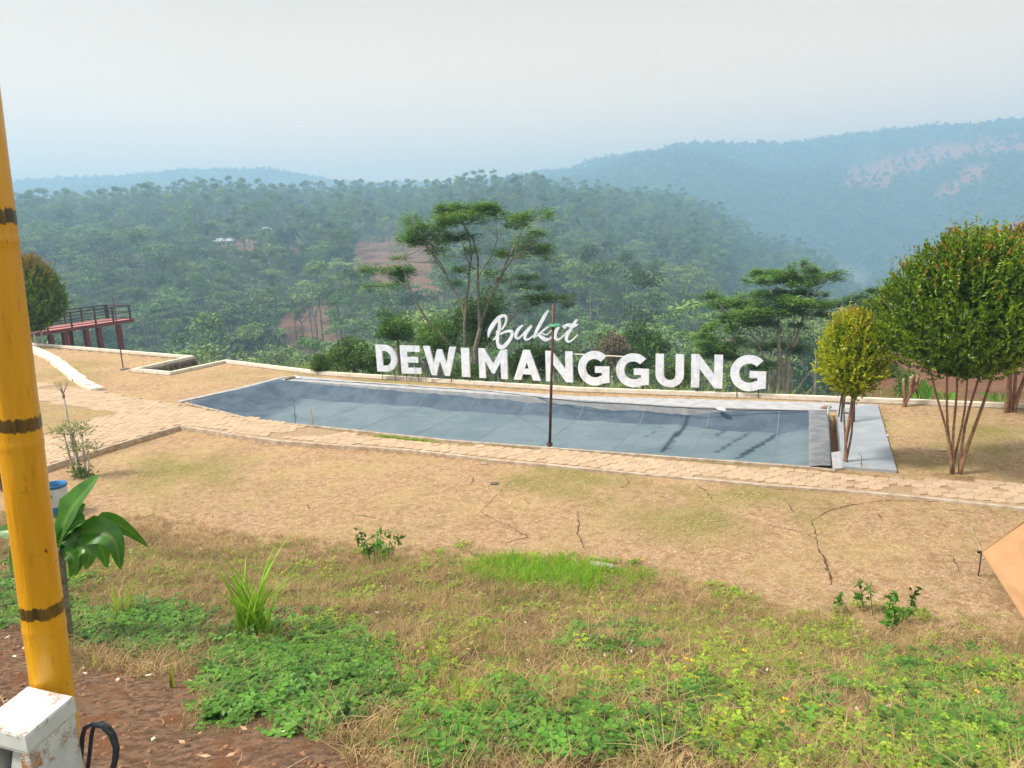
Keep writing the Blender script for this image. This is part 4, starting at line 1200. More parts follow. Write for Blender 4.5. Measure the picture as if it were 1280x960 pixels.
umbrella_tree((690, 1010), 30,
    [([(690, 1010), (690, 870), (690, 730), (712, 640), (705, 560, .5), (700, 420, 1), (682, 250, 1), (610, 130, 1)], .19, .025),
     ([(712, 640), (760, 500, -.6), (828, 350, -1), (868, 270, -1), (905, 190, -1)], .09, .022),
     ([(632, 1000), (632, 850), (642, 620), (660, 450), (676, 300), (650, 180)], .12, .02),
     ([(645, 600), (600, 480, .8), (556, 400, 1), (480, 280, 1), (400, 180, 1.2)], .07, .018),
     ([(560, 400, 1), (520, 330, .5), (455, 260, .5)], .04, .015),
     ([(640, 760), (520, 660, -.8), (455, 570, -1), (400, 470, -1), (320, 410, -1), (240, 390, -1)], .075, .018),
     ([(400, 470, -1), (370, 380, -1), (345, 335, -1)], .03, .012),
     ([(745, 730, 0), (840, 610, 0), (900, 555, 0), (1000, 525, 0), (1100, 530, 0)], .06, .015),
     ([(780, 440, -.6), (860, 330, -1), (960, 250, -1.3), (1000, 210, -1.3)], .045, .014),
     ([(700, 420, 1), (760, 330, 1.6), (790, 240, 1.6), (780, 150, 1.6)], .045, .014),
     ([(690, 380), (650, 330, -1), (620, 230, -1), (560, 120, -1)], .035, .012)],
    [(400, 165, 60, 38), (470, 215, 105, 45), (400, 250, 80, 26), (480, 262, 90, 24), (560, 112, 62, 26), (650, 118, 130, 34), (640, 165, 115, 34), (740, 120, 85, 30), (790, 150, 60, 24), (870, 185, 60, 46), (950, 150, 90, 30), (1015, 125, 40, 14), (990, 222, 70, 20),
     (960, 300, 105, 34), (860, 312, 90, 26), (1030, 330, 40, 20), (910, 255, 70, 20), (340, 330, 62, 15), (225, 385, 60, 20), (300, 395, 90, 26), (370, 400, 60, 30), (265, 450, 72, 14), (350, 435, 60, 20), (525, 300, 62, 34), (610, 385, 62, 12), (680, 300, 60, 16), (900, 420, 100, 15), (920, 462, 92, 12),
     (1010, 508, 118, 16), (1085, 540, 58, 13), (935, 535, 50, 12), (650, 240, 90, 20), (560, 245, 60, 28), (600, 440, 60, 14), (760, 400, 60, 12)],
    "tall spreading tree with flat layered crown behind the letters I and M", M['leaf_feather_fresh'], 'bark', dens=250, leafl=.13, seed=4, thick=.75)
umbrella_tree((590, 1010), 38,
    [([(590, 1010), (592, 880), (600, 700), (650, 600), (690, 470), (722, 300), (700, 170)], .16, .03),
     ([(545, 1000), (542, 800), (540, 560), (545, 400), (480, 260)], .12, .03),
     ([(290, 1000), (286, 800), (278, 600), (240, 450), (185, 385), (130, 345)], .11, .02),
     ([(610, 1000), (680, 860), (752, 770)], .05, .03), ([(515, 1000), (450, 680), (380, 560), (340, 480)], .05, .02),
     ([(575, 1000), (560, 700), (640, 560), (640, 400)], .06, .02), ([(700, 420), (780, 300), (860, 220)], .05, .015), ([(540, 900), (470, 760), (430, 660)], .04, .015),
     ([(640, 1000), (622, 800), (600, 640), (560, 520)], .05, .02), ([(800, 1000), (840, 860), (880, 740)], .04, .02), ([(480, 1000), (500, 860), (470, 720)], .04, .02), ([(756, 1000), (754, 860), (750, 760)], .045, .03)],
    [(130, 345, 62, 26), (200, 385, 85, 34), (300, 400, 105, 34), (440, 205, 92, 28), (425, 250, 70, 26), (540, 240, 92, 38), (600, 200, 52, 24), (680, 150, 52, 24), (722, 190, 62, 28), (760, 232, 100, 26), (890, 200, 55, 16), (820, 330, 50, 13), (680, 270, 85, 24), (600, 320, 112, 28), (500, 335, 92, 28), (360, 340, 62, 20),
     (560, 382, 122, 28), (710, 390, 112, 26), (480, 440, 105, 28), (350, 460, 112, 36), (600, 440, 92, 22), (440, 500, 92, 26), (190, 530, 80, 22), (100, 590, 82, 22), (180, 640, 105, 26), (300, 610, 72, 18), (60, 570, 50, 18), (160, 690, 110, 18), (800, 400, 62, 18), (640, 520, 62, 13), (260, 480, 60, 20), (780, 450, 80, 22), (540, 640, 120, 20), (450, 760, 80, 20)],
    "layered spreading tree with many thin pale trunks right of the last letter", M['leaf_feather_fresh'], 'bark_pale', dens=270, leafl=.17, seed=9, fat=1.18, scale=4.8, ox=860, oy=300)
umbrella_tree((500, 1100), 52,
    [([(500, 1100), (500, 800), (480, 640), (520, 560), (560, 520)], .17, .04), ([(560, 1100), (600, 800), (640, 620), (620, 540)], .13, .03), ([(440, 1000), (400, 700), (360, 580)], .1, .03)],
    [(380, 560, 70, 26), (460, 540, 80, 28), (540, 500, 80, 22), (620, 490, 60, 20), (600, 540, 80, 24), (500, 580, 90, 26), (430, 620, 80, 26), (560, 600, 60, 20), (300, 580, 60, 24), (340, 620, 60, 20), (640, 560, 50, 20), (520, 700, 70, 20)],
    "pale feathery tree standing behind the golden topiary", M['leaf_feather'], 'bark_pale', dens=90, leafl=.27, seed=12, scale=4.0, ox=960, oy=240)

def broad_tree(px, py_top, py_base, depth, width_px, mat, label, seed=1, n=5200, leafl=.14, name="leafy_tree", bark='bark', clusters=26, flat=.75, cat="tree", group=None, zb=None, trunk=True):
    r = np.random.default_rng(seed)
    t_ = at_depth(px, py_top, depth); b_ = at_depth(px, py_base, depth)
    H = t_[2]-b_[2]; rx = width_px/2*depth/FPX*1.03
    g_ = gz(b_[0], b_[1]); zb_ = min(b_[2], g_) if zb is None else zb
    e = empty(name, (b_[0], b_[1], zb_), label, cat, group)
    c0 = b_[2]-zb_+H*.5
    Vs, ti, tp_ = [], [], []; mb = MB()
    if trunk: mb.tube([(0, 0, -.2), (0.05, 0, c0*.5), (0, 0, c0)], [rx*.07+.04, rx*.05+.03, rx*.03], 7)
    for k in range(clusters):
        d = rdir(1, r)[0]; q = r.random()**.4
        c = np.array([d[0]*rx*.72*q, d[1]*rx*.72*q, c0+d[2]*H*.40*q*(1 if d[2] > 0 else .9)])
        if trunk: mb.tube([(0, 0, max(0, c0-H*.25)), c*np.array([.5, .5, 1])+np.array([0, 0, -.12*H]), c], [rx*.03+.01, rx*.018+.006, .006], 4, cap=False)
        m_ = n//clusters; s = rx*r.uniform(.24, .40)
        g = r.normal(size=(m_, 3)); g = g/np.linalg.norm(g, axis=1, keepdims=True)*(r.random(m_)**.35)[:, None]
        C = c+g*np.array([s, s, s*flat])
        Vs.append(leaves(C, g+rdir(m_, r)*.7, leafl*(.7+.6*r.random(m_)), leafl*.5, r)); ti.append(np.clip(.4+r.normal()*.2+.25*r.normal(size=m_), 0, 1)); tp_.append(np.zeros(m_))
    if trunk: mb.build("trunk", M[bark], e, True)
    leaf_obj("crown", Vs, ti, tp_, mat, e)
    return e
broad_tree(497, 381, 432, 33, 66, M['leaf_feather_fresh'], "bushy dark green tree behind the letters D and E", 5, 6000, .11, bark='bark')
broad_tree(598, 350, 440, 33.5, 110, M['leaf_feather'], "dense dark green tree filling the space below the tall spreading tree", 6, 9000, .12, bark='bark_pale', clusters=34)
broad_tree(548, 392, 455, 34, 74, M['leaf_feather_fresh'], "loose bushy tree behind the letters W and I", 16, 4500, .12, bark='bark_pale', clusters=24)
broad_tree(442, 424, 468, 32, 86, M['leaf_bright'], "spreading light green shrub behind the kerb left of the letter D", 7, 6500, .12, name="leafy_shrub", cat="shrub", bark='bark')
broad_tree(474, 436, 474, 31, 40, M['leaf_bright'], "small light green shrub close behind the letter D", 8, 2200, .11, name="leafy_shrub", cat="shrub", bark='bark')
broad_tree(765, 408, 462, 48, 50, M['leaf_dry'], "withered brown tree behind the middle Gs", 17, 3600, .17, name="withered_tree", bark='bark_pale')
broad_tree(800, 399, 470, 52, 84, M['leaf_broad'], "rounded green tree right of the withered brown tree", 18, 6500, .20, bark='bark_pale')
broad_tree(668, 420, 478, 30, 84, M['leaf_bright'], "light green bush behind the letters A and N", 19, 5500, .12, name="leafy_shrub", cat="shrub", bark='bark')
broad_tree(740, 445, 486, 31, 60, M['leaf_broad'], "low dark bush behind the first G", 20, 3200, .12, name="leafy_shrub", cat="shrub", bark='bark')
broad_tree(845, 440, 488, 32, 80, M['leaf_bright'], "low loose bush behind the letters U and N", 21, 3500, .12, name="leafy_shrub", cat="shrub", bark='bark')
broad_tree(1100, 440, 496, 33, 60, M['leaf_bright'], "light green bush behind the kerb between the two right topiaries", 24, 2800, .13, name="leafy_shrub", cat="shrub", bark='bark')
broad_tree(1088, 380, 452, 75, 90, M['leaf_feather'], "hazy round tree beyond the red field", 25, 4200, .34, bark='bark_pale')
broad_tree(1270, 452, 500, 40, 60, M['leaf_broad'], "low bush on the red field at the right edge", 26, 2000, .16, name="leafy_shrub", cat="shrub", bark='bark')
broad_tree(1140, 462, 500, 27, 52, M['leaf_bright'], "light green bush at the edge of the red field beside the pruned tree", 51, 2200, .11, name="leafy_shrub", cat="shrub", bark='bark')
broad_tree(1112, 418, 466, 62, 60, M['leaf_feather'], "hazy tree at the left end of the red field", 52, 3000, .28, bark='bark_pale')
broad_tree(1168, 430, 472, 66, 70, M['leaf_broad'], "hazy tree at the back of the red field behind the pruned tree", 53, 3000, .30, bark='bark_pale')
broad_tree(1232, 425, 470, 66, 80, M['leaf_feather'], "hazy tree at the back of the red field between the two large topiaries", 54, 3400, .30, bark='bark_pale')
broad_tree(590, 455, 480, 29, 70, M['leaf_bright'], "low weeds bush behind the letters W and M", 27, 2200, .10, name="leafy_shrub", cat="shrub", bark='bark')

# ------------------------------------------------------------------ scattering of uncountable things
def scatter(name, P, rot, scl, idx, protos, parent=None):
    me = mesh_from(name, P, np.zeros((0, 4), np.int32)) if False else bpy.data.meshes.new(name)
    P = np.asarray(P, np.float32)
    me.vertices.add(len(P)); me.vertices.foreach_set("co", P.ravel())
    a = me.attributes.new("rot", 'FLOAT_VECTOR', 'POINT'); a.data.foreach_set("vector", np.asarray(rot, np.float32).ravel())
    a = me.attributes.new("scl", 'FLOAT', 'POINT'); a.data.foreach_set("value", np.asarray(scl, np.float32))
    a = me.attributes.new("idx", 'INT', 'POINT'); a.data.foreach_set("value", np.asarray(idx, np.int32))
    me.update()
    o = bpy.data.objects.new(name, me); COL.objects.link(o)
    if parent: o.parent = parent
    g = bpy.data.node_groups.new(name, 'GeometryNodeTree')
    g.interface.new_socket("Geometry", in_out='INPUT', socket_type='NodeSocketGeometry')
    g.interface.new_socket("Geometry", in_out='OUTPUT', socket_type='NodeSocketGeometry')
    n = g.nodes; gi = n.new('NodeGroupInput'); go = n.new('NodeGroupOutput'); jn = n.new('GeometryNodeJoinGeometry')
    def na(nm, typ):
        q = n.new('GeometryNodeInputNamedAttribute'); q.data_type = typ; q.inputs[0].default_value = nm
        return [s for s in q.outputs if s.enabled][0]
    r_, s_, i_ = na("rot", 'FLOAT_VECTOR'), na("scl", 'FLOAT'), na("idx", 'INT')
    er = n.new('FunctionNodeEulerToRotation'); g.links.new(r_, er.inputs[0])
    for k, pr in enumerate(protos):
        cp = n.new('FunctionNodeCompare'); cp.data_type = 'INT'; cp.operation = 'EQUAL'
        ins = [s for s in cp.inputs if s.enabled]
        g.links.new(i_, ins[0]); ins[1].default_value = k
        oi = n.new('GeometryNodeObjectInfo'); oi.inputs[0].default_value = pr; oi.inputs[1].default_value = True
        ip = n.new('GeometryNodeInstanceOnPoints')
        g.links.new(gi.outputs[0], ip.inputs["Points"]); g.links.new(cp.outputs[0], ip.inputs["Selection"])
        g.links.new(oi.outputs["Geometry"], ip.inputs["Instance"]); g.links.new(er.outputs[0], ip.inputs["Rotation"]); g.links.new(s_, ip.inputs["Scale"])
        g.links.new(ip.outputs[0], jn.inputs[0])
    g.links.new(jn.outputs[0], go.inputs[0])
    md = o.modifiers.new("scatter", 'NODES'); md.node_group = g
    return tag(o, kind='stuff')
def proto(name, me):
    """a mesh only used as an instance; never linked to the scene itself"""
    return bpy.data.objects.new(name, me)
def merged(name, parts):
    """parts: list of (V, F(quads), tint, tip, material)"""
    V = []; F = []; ti = []; tp_ = []; mi = []; mats = []
    for (v, f, t_, p_, m) in parts:
        b = sum(len(x) for x in V); V.append(v); f = np.asarray(f); F.append(f+b)
        ti.append(np.broadcast_to(t_, (len(v),))); tp_.append(np.broadcast_to(p_, (len(v),)))
        if m not in mats: mats.append(m)
        mi += [mats.index(m)]*len(f)
    me = mesh_from(name, np.concatenate(V), np.concatenate(F), {"tint": np.concatenate(ti), "tip": np.concatenate(tp_)})
    for m in mats: me.materials.append(m)
    me.polygons.foreach_set("material_index", np.array(mi, np.int32))
    return me

# ------------------------------------------------------------------ forest trees (near ones as things, the far wood as one mass)
def far_trunk(h, r, lean=0, forks=3, seed=0, top=.8):
    q = random.Random(seed); mb = MB()
    mb.tube([(0, 0, -2), (lean*.3, 0, h*.45), (lean*.6, 0, h*.62)], [r, r*.75, r*.6], 5, cap=False)
    for k in range(forks):
        a = q.random()*6.28; s = q.uniform(.12, .26)*h
        mb.tube([(lean*.6, 0, h*.60), (lean*.6+s*.5*math.cos(a), s*.5*math.sin(a), h*.72), (lean*.6+s*math.cos(a), s*math.sin(a), h*top*q.uniform(.95, 1.08))], [r*.5, r*.35, r*.15], 4, cap=False)
    return mb
def cloud(r, n, c, s, L, asp=.5, flatdir=0.0):
    g = r.normal(size=(n, 3)); g = g/np.linalg.norm(g, axis=1, keepdims=True)*(r.random(n)**.4)[:, None]
    d = rdir(n, r); d[:, 2] *= (1-flatdir)
    return leaves(c+g*np.array(s), d, L*(.6+.8*r.random(n)), L*asp, r, up=flatdir if flatdir else None)
def far_proto(kind, seed):
    r = np.random.default_rng(seed); q = random.Random(seed); Vs = []; ts = []
    if kind == 'umbrella':
        h = 15; mb = far_trunk(h, .20, q.uniform(-1, 1), 4, seed, .92); mat = M['far_a']
        for k in range(13):
            a = q.random()*6.28; rr = q.random()**.6*4.2; z = h*(.98-.035*rr)-abs(q.gauss(0, 1.3)); n = 95
            Vs.append(cloud(r, n, np.array([rr*math.cos(a), rr*math.sin(a), z]), (1.7, 1.7, .42), .55, .42, .5)); ts.append(np.clip(.45+.2*q.gauss(0, 1)+.2*r.normal(size=n), 0, 1))
    elif kind == 'round':
        h = 12; mb = far_trunk(h, .24, 0, 4, seed, .75); mat = M['far_b']
        for k in range(16):
            d = rdir(1, r)[0]; n = 85
            Vs.append(cloud(r, n, np.array([d[0]*2.6, d[1]*2.6, h*.66+d[2]*2.9]), (1.5, 1.5, 1.15), .55, .55)); ts.append(np.clip(.4+.22*q.gauss(0, 1)+.2*r.normal(size=n), 0, 1))
    elif kind == 'tall':
        h = 18; mb = far_trunk(h, .20, q.uniform(-.6, .6), 3, seed, .9); mat = M['far_a']
        for k in range(13):
            d = rdir(1, r)[0]; n = 75
            Vs.append(cloud(r, n, np.array([d[0]*1.7, d[1]*1.7, h*.80+d[2]*3.1]), (1.25, 1.25, .8), .5, .5)); ts.append(np.clip(.5+.2*q.gauss(0, 1)+.2*r.normal(size=n), 0, 1))
    else:
        h = 12; mb = MB().tube([(0, 0, -2), (.3, 0, h*.5), (.8, .2, h)], [.22, .16, .13], 6, cap=False); mat = M['far_c']
        for k in range(17):
            a = 6.28*k/17+q.uniform(-.2, .2); el = q.uniform(-.5, 1.1); Ln = 3.4; pts = []
            for i in range(7):
                f = i/6; pts.append(np.array([.8+math.cos(a)*Ln*f*math.cos(el)*.95, .2+math.sin(a)*Ln*f*math.cos(el)*.95, h+Ln*(f*math.sin(el)*.9-.62*f*f)]))
            for i in range(6):
                m_ = 8; C = pts[i]+(pts[i+1]-pts[i])*r.random((m_, 1)); t_ = (pts[i+1]-pts[i]); t_ /= np.linalg.norm(t_)
                sd_ = np.cross(t_, [0, 0, 1.]); sg = np.where(np.arange(m_) % 2 == 0, 1, -1)[:, None]
                d = sd_*sg+t_*.6+np.array([0, 0, -.5]); Vs.append(leaves(C+d*.35, d, np.full(m_, 1.0), .16, r)); ts.append(.3+.6*r.random(m_))
    return mb, np.concatenate(Vs), np.concatenate(ts), mat, h
KINDS = [('umbrella', 1), ('umbrella', 2), ('umbrella', 3), ('round', 4), ('round', 5), ('tall', 6), ('tall', 7), ('palm', 8)]
PR = []; crowns = []; trunks = []
for kd, sdv in KINDS:
    mb, V, ti, mat, h = far_proto(kd, sdv)
    tv = np.array(mb.v); tf = np.array([f for f in mb.f if len(f) == 4])
    me_c = mesh_from("crown", V, quads(len(V)//4), {"tint": np.repeat(ti, 4), "tip": np.zeros(len(V))}); me_c.materials.append(mat)
    me_t = mesh_from("trunk", tv, tf); me_t.materials.append(M['far_bark'])
    crowns.append(me_c); trunks.append(me_t)
    PR.append(proto("forest_tree", merged("forest_tree", [(tv, tf, .5, 0., M['far_bark']), (V, quads(len(V)//4), np.repeat(ti, 4), 0., mat)])))
# simplified crowns for the mountain two kilometres off
PRF = []
for sdv in (41, 42, 43):
    r = np.random.default_rng(sdv); Vs = [cloud(r, 60, np.array([rdir(1, r)[0][0]*2.6, rdir(1, r)[0][1]*2.6, 6+1.5*r.normal()]), (2.0, 2.0, 1.7), 1.7, .6) for k in range(5)]
    V = np.concatenate(Vs); me = mesh_from("forest_tree", V, quads(len(V)//4), {"tint": np.repeat(r.random(len(V)//4), 4), "tip": np.zeros(len(V))}); me.materials.append(M['far_b']); PRF.append(proto("forest_tree", me))

def jgrid(x0, x1, y0, y1, s, seed):
    r = np.random.default_rng(seed)
    gx, gy = np.meshgrid(np.arange(x0, x1, s), np.arange(y0, y1, s))
    return gx.ravel()+r.uniform(-.48, .48, gx.size)*s, gy.ravel()+r.uniform(-.48, .48, gx.size)*s
# horizon scan so hidden trees are not built
NAZ = 500; azs = np.linspace(-.80, .80, NAZ); dsc = np.exp(np.linspace(math.log(26), math.log(2600), 420))
Ag, Dg = np.meshgrid(azs, dsc, indexing='ij')
zg = ground((Dg*np.sin(Ag)).ravel(), (Dg*np.cos(Ag)).ravel()).reshape(Ag.shape)
el = np.maximum.accumulate((zg-EYE)/Dg, axis=1)
def visible(x, y, ztop):
    a = np.arctan2(x, y); d = np.hypot(x, y)
    ia = np.clip(np.round((a+.80)/1.6*(NAZ-1)).astype(int), 0, NAZ-1); idd = np.clip(np.searchsorted(dsc, d)-1, 0, len(dsc)-1)
    return (ztop-EYE)/d > el[ia, idd]
FXs = []; 
for (d0, d1, s, seed) in ((62, 130, 9.5, 1), (130, 330, 7.6, 2), (330, 900, 8.2, 3)):
    x, y = jgrid(-d1*.75, d1*.75, d0*.5, d1, s, seed)
    d = np.hypot(x, y); a = np.arctan2(x, y); k = (d >= d0) & (d < d1) & (np.abs(a) < .70)
    FXs.append(np.c_[x[k], y[k]])
FP = np.concatenate(FXs); fz = ground(FP[:, 0], FP[:, 1]); fd = np.hypot(FP[:, 0], FP[:, 1]); fa = np.arctan2(FP[:, 0], FP[:, 1])
r_ = np.random.default_rng(99)
spn = fbm(FP[:, 0]/45, FP[:, 1]/45, 3, 61)+.35*r_.normal(size=len(FP))
ki = np.where(spn > .32, r_.integers(3, 5, len(FP)), np.where(spn < -.40, r_.integers(5, 7, len(FP)), r_.integers(0, 3, len(FP))))
ki = np.where((fd > 430) & (ki < 3) & (r_.random(len(FP)) < .7), r_.integers(3, 7, len(FP)), ki)
ki = np.where(r_.random(len(FP)) < .07, 7, ki)
fs = (.70+.85*r_.random(len(FP))**1.6)*np.interp(fd, [60, 200, 450, 900], [1.0, 1.22, 1.02, .95])
HK = np.array([15, 15, 15, 12, 12, 18, 18, 15.])
ztop = fz+HK[ki]*fs
px, py, w = PX(np.c_[FP, fz])
keep = visible(FP[:, 0], FP[:, 1], ztop)
q = fbm(FP[:, 0]/14, FP[:, 1]/14, 3, 15)*6
bare = np.zeros(len(FP), bool)
pxc, pyc, _w = PX(np.c_[FP, fz+HK[ki]*fs*.7])
for poly, lim in ((RED1, .97), (RED2, .72), (RED3, .62)):
    bare |= ((soft(px, py, poly, 4, q) > .4) | (soft(pxc, pyc, poly, 4, q) > .6)) & (fd > 90) & (r_.random(len(FP)) < lim)
# gaps in the wood and the open shelf field on the right
bare |= (fbm(FP[:, 0]/60, FP[:, 1]/60, 3, 71) > .40) & (fd > 150) & (r_.random(len(FP)) < .6)
bare |= (fa > .27) & (fd < 66)
# trees this close must stay low enough not to cover the letters from this bank
near_ok = ~((fd < 150) & ((ztop-EYE)/fd > -.085-.03*(fa < -.2)))
keep &= ~bare & near_ok
FP, fz, fd, ki, fs, px, py, fa = FP[keep], fz[keep], fd[keep], ki[keep], fs[keep], px[keep], py[keep], fa[keep]
show = np.where((px > 10) & (px < 1290), fs/fd, 0); od = np.argsort(-show)
lab = {0: "flat-crowned tree", 3: "round broadleaf tree", 5: "tall slim pale tree", 7: "coconut palm"}
fkind = {0: 0, 1: 0, 2: 0, 3: 3, 4: 3, 5: 5, 6: 5, 7: 7}
def where_(x_, y_):
    c = "above the red deck" if x_ < 175 else "left of the red terraced field" if x_ < 440 else "around the tall spreading tree" if x_ < 705 else "right of the tall spreading tree" if x_ < 880 else "behind the golden topiary"
    v = "low in the wood" if y_ > 425 else "halfway up the wooded slope" if y_ > 375 else "high on the wooded slope"
    return c+", "+v
for i in od[:290]:
    k = int(ki[i]); kk = fkind[k]
    e = empty("palm_tree" if k == 7 else "forest_tree", (FP[i, 0], FP[i, 1], fz[i]-.3), lab[kk]+" "+where_(px[i], py[i]), "palm" if k == 7 else "tree", {0: "layered trees of the valley wood", 3: "round trees of the valley wood", 5: "slim trees of the valley wood", 7: "palms of the valley wood"}[kk], random.random()*6.28)
    e.scale = (fs[i],)*3
    for nm_, me in (("trunk", trunks[k]), ("crown", crowns[k])):
        o = bpy.data.objects.new(nm_, me); COL.objects.link(o); o.parent = e
rest = od[290:]
n = len(rest)
o = scatter("far_forest", np.c_[FP[rest], fz[rest]-.3], np.c_[np.zeros(n), np.zeros(n), r_.random(n)*6.28], fs[rest], ki[rest], PR)
tag(o, "hazy wood covering the hillside behind the nearer trees", "forest")
x, y = jgrid(-1700, 1800, 700, 2250, 12.5, 5); d = np.hypot(x, y); a = np.arctan2(x, y)
k = (d > 900) & (d < 2250) & (np.abs(a) < .66); x, y, d = x[k], y[k], d[k]
z = ground(x, y); px, py, w = PX(np.c_[x, y, z])
k = visible(x, y, z+9)
for poly in PINK: k &= ~((soft(px, py, poly, 3, fbm(x/40, y/40, 3, 16)*8) > .4) & (r_.random(len(x)) < .72))
k &= ~((fbm(x/130, y/130, 3, 72) > .45) & (r_.random(len(x)) < .7))
x, y, z, d = x[k], y[k], z[k], d[k]; n = len(x)
o = scatter("mountain_forest", np.c_[x, y, z-.5], np.c_[np.zeros(n), np.zeros(n), r_.random(n)*6.28], r_.uniform(.75, 1.4, n)*1.15, r_.integers(0, 3, n), PRF)
tag(o, "blue hazy wood covering the far mountain", "forest")
print("FOREST", len(rest), n)

# ------------------------------------------------------------------ far village roofs and valley smoke
def house(px, py, dist, w_, roof, label, seed):
    p = at_depth(px, py, dist); x, y = p[0], p[1]; z = gz(x, y)
    z = max(z, p[2]-5)
    e = empty("village_house", (x, y, z), label, "house", None, random.Random(seed).uniform(-.5, .5))
    l, d_, h = w_, w_*.6, 3.0
    MB().box((0, 0, h/2-1), (l, d_, h+2)).build("wall", M['house_wall'], e)
    hr = 1.7; q = MB(); V = []
    for z_ in (0, -.18):
        V += [(-l*.56, -d_*.62, h+z_), (l*.56, -d_*.62, h+z_), (l*.56, 0, h+hr+z_), (-l*.56, 0, h+hr+z_), (l*.56, d_*.62, h+z_), (-l*.56, d_*.62, h+z_)]
    q.add(V, [(0, 1, 2, 3), (3, 2, 4, 5), (9, 8, 7, 6), (11, 10, 8, 9), (0, 6, 7, 1), (5, 4, 10, 11), (1, 7, 8, 2), (2, 8, 10, 4), (0, 3, 9, 6), (3, 5, 11, 9)])
    q.build("roof", roof, e)
    MB().box((l*.2, -d_/2-.03, 1.0), (1.1, .08, 2.0)).build("door", M['dark'], e)
    for u in (-.28, -.02): MB().box((l*u, -d_/2-.03, 1.5), (1.2, .08, 1.0)).build("window", M['dark'], e)
house(340, 296, 430, 9, M['roof_red'], "small pale house with reddish roof at the clearing high on the left hillside", 1)
house(279, 297, 425, 10, M['roof_grey'], "small house with a long pale grey roof left of the clearing on the hillside", 2)
house(337, 283, 445, 8, M['roof_grey'], "small grey roofed house half hidden just above the reddish one", 3)
house(132, 289, 440, 8, M['roof_grey'], "lone grey roofed house among trees on the far left hillside", 4)
def smoke():
    p = at_depth(1058, 352, 820)
    import bmesh
    m = bpy.data.materials.new("smoke"); m.use_nodes = True; t = m.node_tree; t.nodes.clear()
    out = t.nodes.new("ShaderNodeOutputMaterial"); v = t.nodes.new("ShaderNodeVolumePrincipled")
    v.inputs["Color"].default_value = (.95, .97, 1, 1)
    tc = t.nodes.new("ShaderNodeTexCoord"); gr = t.nodes.new("ShaderNodeTexGradient"); gr.gradient_type = 'SPHERICAL'
    t.links.new(tc.outputs["Object"], gr.inputs[0])
    nz = t.nodes.new("ShaderNodeTexNoise"); nz.inputs["Scale"].default_value = 2.2; t.links.new(tc.outputs["Object"], nz.inputs[0])
    a = math_(t, 'MULTIPLY', ramp(t, gr.outputs[0], 0, .8), math_(t, 'MULTIPLY', ramp(t, nz.outputs[0], .35, .65), .018))
    t.links.new(a, v.inputs["Density"]); t.links.new(v.outputs[0], out.inputs["Volume"])
    bm = bmesh.new(); bmesh.ops.create_icosphere(bm, subdivisions=3, radius=1); me = bpy.data.meshes.new("smoke"); bm.to_mesh(me); bm.free()
    o = link("smoke", me, m); o.location = p; o.scale = (30, 45, 34); tag(o, "thin blue smoke rising from the valley behind the golden topiary", "smoke", kind='stuff')
smoke()

# ------------------------------------------------------------------ clumps used for grasses and ground cover
def blades(r, n, h0, h1, wd, spread, lean, seg=3, flat=0.0):
    V = []; F = []; tn = []
    for k in range(n):
        a = r.random()*6.283; b = np.array([r.normal()*spread, r.normal()*spread, -.01]); h = h0+(h1-h0)*r.random()
        ln = lean*(.3+r.random()); dirv = np.array([math.cos(a), math.sin(a), 0]); side = np.array([-math.sin(a), math.cos(a), 0])*wd*(.6+.8*r.random())
        tw = r.uniform(-.8, .8); side = side*math.cos(tw)+dirv*math.sin(tw)*wd
        b0 = len(V)
        for i in range(seg+1):
            f = i/seg; c = b+dirv*ln*h*f*f*1.1+np.array([0, 0, h*(f-.35*ln*f*f)])*(1-flat)
            ww = (1-f**1.5)*.5+.02
            V += [c-side*ww, c+side*ww]
        F += [(b0+2*i, b0+2*i+1, b0+2*i+3, b0+2*i+2) for i in range(seg)]
        tn += [r.random()]*(2*(seg+1))
    return np.array(V), np.array(F), np.array(tn)
def grass_proto(mat, seed, n, h0, h1, wd, spread, lean, seg=3):
    r = np.random.default_rng(seed); V, F, tn = blades(r, n, h0, h1, wd, spread, lean, seg)
    return proto("grass_clump", merged("grass_clump", [(V, F, tn, 0., mat)]))
def cover_proto(mat, seed, n, leaf, spread, h, flowers=0):
    r = np.random.default_rng(seed); parts = []; Vs = []; ts = []
    for k in range(n):
        c = np.array([r.normal()*spread, r.normal()*spread, abs(r.normal())*h+.012]); a0 = r.random()*6.28; tl = r.random()
        for j in range(4):
            a = a0+(j-1.5)*.75+(math.pi if j > 1 else 0)*.0 + (j*1.5)
            d = np.array([[math.cos(a), math.sin(a), r.uniform(-.25, .35)]]); q = leaf*r.uniform(.8, 1.2)
            C = c+d*q*.55
            s_ = np.array([[-math.sin(a), math.cos(a), r.uniform(-.3, .3)]])*q*.34
            V = np.concatenate([C-d*q*.5, C-d*q*.12+s_, C+d*q*.35+s_*.72, C+d*q*.5, C+d*q*.35-s_*.72, C-d*q*.12-s_])
            V[:, 2] += [0, .002, 0, -.003, 0, .002]
            Vs.append(V); ts += [tl+r.uniform(-.2, .2)]*6
    V = np.concatenate(Vs); n6 = len(V)//6; b = np.arange(n6)*6
    F = np.concatenate([np.stack([b, b+1, b+2, b+3], 1), np.stack([b, b+3, b+4, b+5], 1)])
    parts.append((V, F, np.clip(ts, 0, 1), 0., mat))
    if flowers:
        Vf = []; 
        for k in range(flowers):
            c = np.array([r.normal()*spread*.8, r.normal()*spread*.8, h*2+.03])
            Vf.append(leaves(np.repeat(c[None], 5, 0)+r.normal(size=(5, 3))*.004, np.array([[math.cos(i*1.26), math.sin(i*1.26), .4] for i in range(5)]), .022, .018, r))
        Vf = np.concatenate(Vf); parts.append((Vf, quads(len(Vf)//4), .5, 0., M['yellow']))
    return proto("cover_patch", merged("cover_patch", parts))
